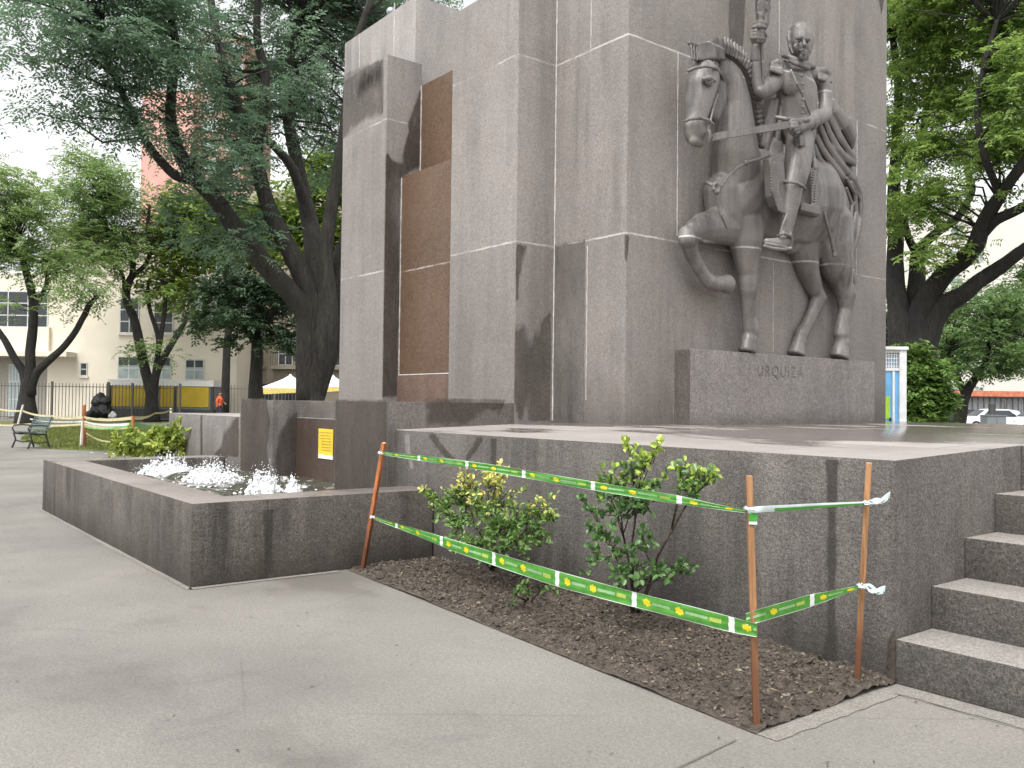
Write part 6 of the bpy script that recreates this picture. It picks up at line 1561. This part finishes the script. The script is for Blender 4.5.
for a in ((-26.766,58.516,1.374), (-23.745,58.516,1.411), (-22.38,58.515,1.428), (-19.925,58.515,1.458)):
    sb(a[0] - .1, a[0] + .1, 58.4, 58.5, .1, z2, M6).build('corner_post', IRON, yc, local=True)
# heap of black sacks and a white sack
def heap(name, label, cat, pts, mat, part):
    t = thing(name, label, cat, pts[0][:3]); mb = MB()
    for (x, y, z, r) in pts: mb.ball((x, y, z), r, (1, 1, .95), 14, 10)
    V, F = melt(mb, .06, 3); V = V + RG.normal(0, .02, V.shape) + (.1 * np.sin(V[:, 2] * 6 + V[:, 0] * 4))[:, None] * np.array([.5, .5, 0])
    mk(part, V, F, mat, t, smooth=True)
BAG = simple('black_plastic', (.012, .012, .014), .35)
heap('rubbish_heap', 'tall heap of black sacks leaning beside the yellow container', 'rubbish', [(-60.417,13.68,0.669,0.478), (-60.103,14.081,0.676,0.478), (-60.615,13.435,0.411,0.35), (-60.333,13.769,1.18,0.414), (-60.097,14.068,1.249,0.35), (-60.29,13.809,1.627,0.255), (-59.908,14.337,0.488,0.319), (-60.409,13.661,1.497,0.223)], BAG, 'sacks')
heap('sack', 'small white sack at the foot of the black heap', 'sack', [(-58.801,14.133,0.382,0.156), (-58.686,14.281,0.384,0.156), (-58.761,14.178,0.571,0.125)], simple('white_plastic', (.6, .6, .6), .5), 'bag')

# ------------------------------------------------------------------ tents
def tent(label, c, d, w, zr, ze, cloth):
    t, M = street('gazebo_tent', label, 'tent', c, 'white topped market tents')
    x, y = c[0], c[1]
    V = [(x - w, y - w, ze), (x + w, y - w, ze), (x + w, y + w, ze), (x - w, y + w, ze)]
    mb = MB(); n = 10; rings = []
    for i in range(n + 1):
        f = i / n; q = (1 - f) ** 1.35; z = ze + (zr - ze) * f
        rings.append([(x + sx * w * max(q, .03), y + sy * w * max(q, .03), z) for sx, sy in ((-1, -1), (1, -1), (1, 1), (-1, 1))])
    VV = [v for r in rings for v in r]; FF = [(i * 4 + k, i * 4 + (k + 1) % 4, (i + 1) * 4 + (k + 1) % 4, (i + 1) * 4 + k) for i in range(n) for k in range(4)] + [tuple(n * 4 + k for k in range(4))]
    VV = [M @ Vector(v) for v in VV]
    mk('roof', VV, FF, simple('tent_white', (.72, .72, .74), .8), t, local=True)
    mb = MB()
    for a, b_ in (((-1, -1), (1, -1)), ((1, -1), (1, 1)), ((1, 1), (-1, 1)), ((-1, 1), (-1, -1))):
        mb.prism([(x + a[0] * w, y + a[1] * w, ze - .001), (x + b_[0] * w, y + b_[1] * w, ze - .001), (x + b_[0] * w, y + b_[1] * w, ze - .22), (x + a[0] * w, y + a[1] * w, ze - .4)], (.01, .01, 0), M)
    mb.build('valance', cloth, t, local=True)
    for sx, sy in ((-1, -1), (1, -1), (1, 1), (-1, 1)):
        sb(x + sx * w - .04, x + sx * w + .04, y + sy * w - .04, y + sy * w + .04, 0, ze - .02, M).build('pole', IRON, t, local=True)
YC = simple('tent_yellow', (.55, .45, .15), .8)
tent('white peaked tent left of the great trunk', (-13.625,54.012,1.519), 54, 1.5, (-13.645,53.978,3.116)[2], (-13.634,53.997,2.226)[2], YC)
tent('white peaked tent between the great trunk and the monument', (-10.984,54.012,1.552), 54, 1.2, (-11.003,53.978,3.087)[2], (-10.994,53.994,2.35)[2], YC)

# ------------------------------------------------------------------ person walking by the railing
pp = (-18.639,56.039,0.318)
pe, M7 = street('person', 'person in an orange top and dark trousers walking by the railing', 'person', pp)
M7 = Matrix.Scale(1.13, 4)
X, Y = 0, 0
pm = MB()
def PT(pts): pm.tube([(X + a, Y + b_, c, r) for a, b_, c, r in pts], 10, M=M7, axis=(0, 1, 0))
PT([(0, 0, .95, .15), (0, 0, 1.15, .15), (.01, 0, 1.35, .18), (.02, 0, 1.45, .1), (.03, 0, 1.55, .06)])
PT([(.04, 0, 1.58, .09), (.05, 0, 1.68, .1), (.05, 0, 1.74, .08)])
PT([(.05, -.08, .95, .1), (.14, -.08, .5, .07), (.12, -.08, .1, .05), (.2, -.08, .05, .05)]); PT([(-.05, .08, .95, .1), (-.1, .08, .5, .07), (-.3, .08, .12, .05), (-.24, .08, .05, .05)])
PT([(0, -.2, 1.4, .06), (-.08, -.24, 1.15, .05), (.12, -.24, .98, .04)]); PT([(.02, .2, 1.4, .06), (.15, .24, 1.18, .05), (.32, .22, 1.05, .04)])
V, F = melt(pm, .025, 2); mk('body', V, F, simple('skin', (.3, .17, .11), .6), pe, smooth=True, local=True)
pm = MB(); PT([(0, 0, .92, .18), (0, 0, 1.15, .175), (.01, 0, 1.36, .205), (.02, 0, 1.45, .12)]); PT([(0, -.2, 1.4, .075), (-.07, -.24, 1.18, .066)]); PT([(.02, .2, 1.4, .075), (.13, .24, 1.2, .066)])
V, F = melt(pm, .025, 2); mk('orange_top', V, F, simple('orange_cloth', (.65, .1, .03), .8), pe, smooth=True, local=True)
pm = MB(); PT([(0, 0, .9, .17), (0, 0, 1.0, .17)]); PT([(.05, -.08, .95, .12), (.14, -.08, .5, .09), (.12, -.08, .14, .075)]); PT([(-.05, .08, .95, .12), (-.1, .08, .5, .09), (-.28, .08, .16, .075)])
V, F = melt(pm, .025, 2); mk('trousers', V, F, simple('dark_cloth', (.03, .03, .04), .8), pe, smooth=True, local=True)
pm = MB(); PT([(.04, 0, 1.7, .105), (.04, 0, 1.77, .08)]); V, F = melt(pm, .025, 1); mk('hair', V, F, simple('dark_hair', (.02, .016, .013), .6), pe, smooth=True, local=True)

# ------------------------------------------------------------------ park bench
bp = (-14.055,26.039,-0.002)
bp = (bp[0], bp[1], 0)
bt = thing('park_bench', 'green slatted park bench with curled iron ends on the path', 'bench', STREET @ Vector(bp), STREET @ Matrix.Rotation(radians(-38), 4, 'Z'))
SLAT = simple('bench_green', (.1, .14, .13), .5); 
mb = MB()
for k in range(5): mb.box(-.62, .62, -.05 - .09 * k, .025 - .09 * k, .43 + (.012 * k if k > 2 else 0), .46 + (.012 * k if k > 2 else 0), .006)
mb.build('seat', SLAT, bt, local=True)
mb = MB()
for k in range(6):
    z = .52 + k * .07; y = .04 + k * .03
    mb.box(-.62, .62, y, y + .025, z, z + .05, .006)
mb.build('backrest', SLAT, bt, local=True)
for sx in (-.52, .52):
    mb = MB()
    def I(pts): mb.tube([(sx, a, b_, r) for a, b_, r in pts], 7)
    I([(.2, .93, .02), (.08, .6, .025), (.03, .44, .03), (.1, .2, .025), (.16, .02, .03)]); I([(.03, .42, .025), (-.2, .41, .025), (-.42, .44, .025)])
    I([(-.42, .44, .025), (-.36, .25, .025), (-.45, .02, .03)]); I([(-.36, .22, .018), (-.15, .16, .018), (.1, .2, .018)])
    I([(.06, .66, .02), (-.2, .68, .022), (-.42, .66, .022), (-.46, .58, .02), (-.4, .46, .02)])
    mb.build('end_frame', IRON, bt, smooth=True, local=True)

# ------------------------------------------------------------------ stakes and tape round the lawn
FG = 'stakes round the lawn'
def stake2(label, base, top, w, mat):
    t = thing('wooden_stake', label, 'stake', base, group=FG)
    mb = MB(); mb.tube([(*base, w), (*((Vector(base) + Vector(top)) / 2), w), (*top, w)], 6, cap=False); mb.build('shaft', mat, t)
WHP = simple('whitewashed_wood', (.6, .57, .5), .8, var=.15)
stake2('white post leaning beside the brown stake at the edge of the lawn', (-29.443,6.235,-0.073), (-29.397,6.264,0.787), .05, WHP)
stake2('brown stake with a tape wrapped top at the edge of the lawn', (-29.368,6.332,-0.072), (-29.374,6.277,1.279), .05, WOOD2)
stake2('orange brown stake in front of the yellow green bush', (-15.711,4.149,0.049), (-15.7,4.123,1.202), .028, WOOD2)
stake2('thin stake behind the bench at the far left', (-40.837,6.258,0.394), (-40.703,6.401,1.175), .04, WHP)
stake2('thin stake far beyond the bush beside the low platform', (-39.028,11.807,0.803), (-39.026,11.8,1.105), .05, WHP)
TYEL = simple('yellow_tape', (.5, .44, .24), .5, var=.2, scale=2); TGRN = simple('green_tape', (.12, .42, .1), .4, var=.3, scale=2); TWH2 = simple('pale_tape', (.6, .62, .55), .5, var=.2, scale=2)
def cord(label, pts, w, mat):
    t = thing('barrier_tape', label, 'tape', pts[0], group='tapes strung round the lawn')
    mb = MB(); prev = None
    P = []
    for a, b_ in zip(pts[:-1], pts[1:]):
        for k in range(6):
            q = Vector(a).lerp(Vector(b_), k / 6); q.z -= .06 * sin(pi * k / 6); P.append(q)
    P.append(Vector(pts[-1]))
    for i, q in enumerate(P):
        up = Vector((.3 * sin(i * .7), .1, 1)).normalized() * w * .3
        mb.V += [tuple(q + up), tuple(q - up)]
        if i: n_ = len(mb.V) - 4; mb.F.append((n_, n_ + 1, n_ + 3, n_ + 2))
    mb.build('ribbon', mat, t)
cord('yellow tape from the far left stake to the top of the brown stake', [(-46.151,5.931,1.029), (-40.706,6.407,0.929), (-34.467,6.271,0.844), (-29.377,6.285,0.91)], .12, TYEL)
cord('yellow tape from the brown stake to the low platform', [(-29.377,6.285,0.91), (-15.7,4.123,1.168), (-35.301,10.075,0.946), (-39,11.836,1.041)], .1, TYEL)
cord('pale tape low along the front of the lawn', [(-46.159,5.949,0.256), (-37.156,6.091,0.492), (-29.379,6.29,0.695), (-15.702,4.127,1.015)], .1, TYEL)
cord('green tape from the orange brown stake to the low platform', [(-29.38,6.292,0.634), (-15.701,4.126,1.058), (-25.609,7.864,0.758)], .13, TGRN)
cord('white edged tape at the middle of the stakes', [(-40.532,6.64,0.605), (-29.378,6.289,0.772), (-15.701,4.126,1.066), (-26.687,8.107,0.816)], .09, TWH2)
cord('yellow tape slanting down to the bush', [(-29.344,6.345,0.42), (-27.822,6.675,0.202)], .08, TYEL)
cord('white tape lying along the far rim of the basin', [(-26.021,5.739,-0.005), (-25.117,6.082,0.047), (-24.293,6.324,0.084)], .1, TWH2)

# ------------------------------------------------------------------ blue and white booth
k0, k1 = (6.396,15.608,1.277), (7.009,15.608,1.284)
kb, M8 = street('booth', 'blue and white booth with a gridded fanlight at the corner of the monument', 'booth', k0)
zk = (6.878,15.581,2.525)[2]; zt5 = (6.877,15.58,2.596)[2]
WP = simple('booth_white', (.72, .73, .74), .4); BP = simple('booth_blue', (.16, .42, .7), .35, var=.12, scale=3)
xa, xb = k0[0], k1[0]; y = 15.6
for (x0, x1) in ((xa, xa + .1), (xb - .13, xb)):
    for yy in (y, y + 1.0): sb(x0, x1, yy, yy + .1, 0, zk, M8, .01).build('corner_post', WP, kb, local=True)
sb(xa - .02, xb + .02, y - .03, y + 1.13, zk + .001, zk + .06, M8, .01).build('roof', WP, kb, local=True)
sb(xa + .04, xb - .08, y + .2, y + .95, zk + .061, zt5, M8, .01).build('roof_box', simple('booth_grey', (.4, .42, .43), .5), kb, local=True)
zg = (6.882,15.588,2.206)[2]
sb(xa + .101, xb - .131, y + .03, y + .06, .1, zg - .06, M8).build('panel', BP, kb, local=True)
sb(xb - .1, xb - .03, y + .101, y + .999, .1, zk - .1, M8).build('panel', WP, kb, local=True)
sb(xa + .101, xb - .131, y + .01, y + .08, zg - .05, zg, M8).build('transom', WP, kb, local=True)
sb(xa + .101, xb - .131, y + .01, y + .08, zk - .05, zk, M8).build('transom', simple('booth_yellow', (.6, .58, .5), .5), kb, local=True)
mb = MB(); n = 9
for i in range(n): x = xa + .12 + i * (xb - xa - .24) / (n - 1); mb.box(x - .006, x + .006, y + .03, y + .05, zg, zk - .05, 0, M8)
for i in range(4): z = zg + (zk - .05 - zg) * (i + .5) / 4; mb.box(xa + .101, xb - .131, y + .031, y + .049, z - .006, z + .006, 0, M8)
mb.build('grid', WP, kb, local=True)
sb(xa + .101, xb - .131, y + .06, y + .065, zg, zk - .05, M8).build('fanlight', simple('fanlight_glass', (.35, .5, .62), .2), kb, local=True)
sb(xb - .25, xb - .21, y + .005, y + .029, .1, zg - .06, M8).build('door_stile', WP, kb, local=True)
a = (6.668,15.601,1.6); sb(a[0] - .3, a[0] + .05, y + .022, y + .029, a[2] - .3, a[2] + .1, M8).build('lime_sticker', simple('lime_green', (.35, .6, .05), .5), kb, local=True)
sb(xb - .3, xb - .285, y - .03, y + .02, 1.25, 1.32, M8).build('latch', IRON, kb, local=True)

# ------------------------------------------------------------------ parked cars
CARG = 'parked cars behind the platform'
def car(label, c, dist, mat, hgt=1.55, ln=4.4, flip=1, suv=True):
    t, M = street('parked_car', label, 'car', c, CARG)
    M = M @ Matrix.Translation((c[0], dist, 0)) @ Matrix.Scale(flip, 4, (1, 0, 0))
    h = hgt; L2 = ln / 2
    prof = [(-L2, .35), (-L2 + .02, .7), (-L2 + .12, .86), (-L2 + .95, .98), (-L2 + 1.6, h - .08), (-L2 + 1.9, h), (L2 - 1.0, h - .01), (L2 - .35, h - .1), (L2 - .08, .95), (L2, .75), (L2, .35), (L2 - .1, .25), (-L2 + .1, .25)]
    ny_ = 7; V = []; n = len(prof)
    for j in range(ny_):
        f = j / (ny_ - 1) * 2 - 1
        for (x, z) in prof:
            tuck = 1 - .16 * max(0, (z - .9) / .65)
            e = 1 - .05 * abs(f) ** 4
            V.append((x * e, f * .86 * tuck, .25 + (z - .25) * (1 - .03 * abs(f) ** 4)))
    V = [M @ Vector(v) for v in V]
    F = [(j * n + i, j * n + (i + 1) % n, (j + 1) * n + (i + 1) % n, (j + 1) * n + i) for j in range(ny_ - 1) for i in range(n)] + [tuple(range(n - 1, -1, -1)), tuple((ny_ - 1) * n + i for i in range(n))]
    autosmooth(mk('body', V, F, mat, t, local=True), 35)
    for s in (-1, 1):
        yy = s * .8
        for q in ([(-L2 + 1.3, .98), (-L2 + 1.75, h - .12), (-.1, h - .1), (-.1, .98)], [(0, .98), (0, h - .1), (L2 - 1.1, h - .1), (L2 - .55, .98)]):
            mb = MB(); mb.prism([(x, yy - s * .1 * max(0, (z - .95) / .55) + s * .02, z) for x, z in q], (0, s * .02, 0), M); fix_normals(mb.build('window', GLASS, t, local=True))
    mb = MB(); mb.prism([(-L2 + 1.0, -.65, 1.02), (-L2 + 1.0, .65, 1.02), (-L2 + 1.6, .56, h - .1), (-L2 + 1.6, -.56, h - .1)], (-.04, 0, .03), M); fix_normals(mb.build('windscreen', GLASS, t, local=True))
    for x in (-L2 + .85, L2 - .85):
        for s in (-1, 1):
            mb = MB(); mb.tube([(x, s * .7, .33, .33), (x, s * .88, .33, .33)], 18, cap=False, M=M, axis=(0, 0, 1)); w = fix_normals(mb.build('wheel', simple('tyre', (.02, .02, .02), .8), t, local=True))
            mb = MB(); mb.tube([(x, s * .87, .33, .2), (x, s * .892, .33, .19)], 14, cap=False, M=M, axis=(0, 0, 1)); fix_normals(mb.build('rim', simple('rim_alloy', (.4, .4, .42), .4, .6), w, local=True))
    for s in (-1, 1):
        mb = MB(); mb.ball((-L2 + .12, s * .62, .72), .12, (.8, 1.2, .7), 10, 8, M); mb.build('headlight', simple('lamp_glass', (.6, .62, .62), .15), t, local=True)
WC = simple('white_car_paint', (.66, .68, .7), .25, var=.03); DC = simple('dark_car_paint', (.03, .033, .04), .25); SC = simple('silver_car_paint', (.45, .47, .5), .3)
car('white car half hidden by the grey cabinet', (33.61,62.044,0.149), 62, WC, 1.5, 4.3)
car('white car at the right edge of the photo', (36.075,60.041,0.236), 60, WC, 1.5, 4.4)
car('dark car behind the leaning tree', (34.463,68.045,0.144), 68, DC, 1.45, 4.0)
# cabinet, post, bench and low planter wall
cb_, M9 = street('cabinet', 'plain grey metal cabinet standing before the white car', 'cabinet', (17.548,32.024,0.732))
a, b_ = (17.207,32.032,0.364), (17.888,32.013,1.246)
sb(a[0], b_[0], 31.8, 32.3, 0, b_[2], M9, .015).build('body', GREYW, cb_, local=True)
sb(a[0] - .02, b_[0] + .02, 31.77, 32.33, b_[2] + .001, b_[2] + .03, M9, .008).build('lid', GREYW, cb_, local=True)
sb((a[0] + b_[0]) / 2 - .006, (a[0] + b_[0]) / 2 + .006, 31.792, 31.7995, .08, b_[2] - .08, M9).build('door_gap', IRON, cb_, local=True)
po, M10 = street('post', 'dark round post rising behind the grey cabinet', 'post', (18.587,34.026,0.684))
a = (18.574,34.002,1.767)
mb = MB(); mb.tube([(a[0], 34, 0, .16), (a[0], 34, .3, .16), (a[0], 34, .32, .13), (a[0], 34, a[2] - .1, .13), (a[0], 34, a[2], .1)], 14, cap=False, M=M10); mb.build('shaft', IRON, po, smooth=True, local=True)
pw, M11 = street('planter_wall', 'low brown wall at the foot of the leaning tree', 'wall', (22.449,45.032,0.496))
a, b_ = (21.425,45.033,0.483), (24.19,45.032,0.517)
sb(a[0], b_[0], 45, 45.4, 0, (22.446,45.027,0.726)[2], M11, .02).build('wall', TAN, pw, local=True)
cbn, M12 = street('stone_bench', 'grey backless stone bench beside the leaning tree', 'bench', (19.636,40.029,0.604))
a, b_ = (19.27,40.025,0.781), (19.95,40.021,0.971)
sb(a[0], b_[0], 39.8, 40.3, b_[2] - .12, b_[2], M12, .02).build('seat', GREYW, cbn, local=True)
for x in (a[0] + .1, b_[0] - .25): sb(x, x + .15, 39.9, 40.2, 0, b_[2] - .121, M12).build('leg', GREYW, cbn, local=True)
# lamps on the roof of the monument
for i, (p, lab) in enumerate((((-11.3, 6.95, 7.5), 'round floodlight on the monument roof nearest the pier'), ((-12.0, 6.87, 7.5), 'round floodlight on the monument roof nearest the left end'))):
    t = thing('floodlight', lab, 'floodlight', p, group='floodlights on the monument roof')
    mb = MB(); mb.tube([(p[0], p[1], p[2] + .002, .06), (p[0], p[1], p[2] + .06, .05)], 10, cap=False); mb.build('bracket', IRON, t)
    mb = MB(); mb.ball((p[0], p[1], p[2] + .12), .075, (1, 1, 1), 14, 10); mb.build('lamp_head', simple('lamp_silver', (.4, .42, .45), .2, .6), t, smooth=True)
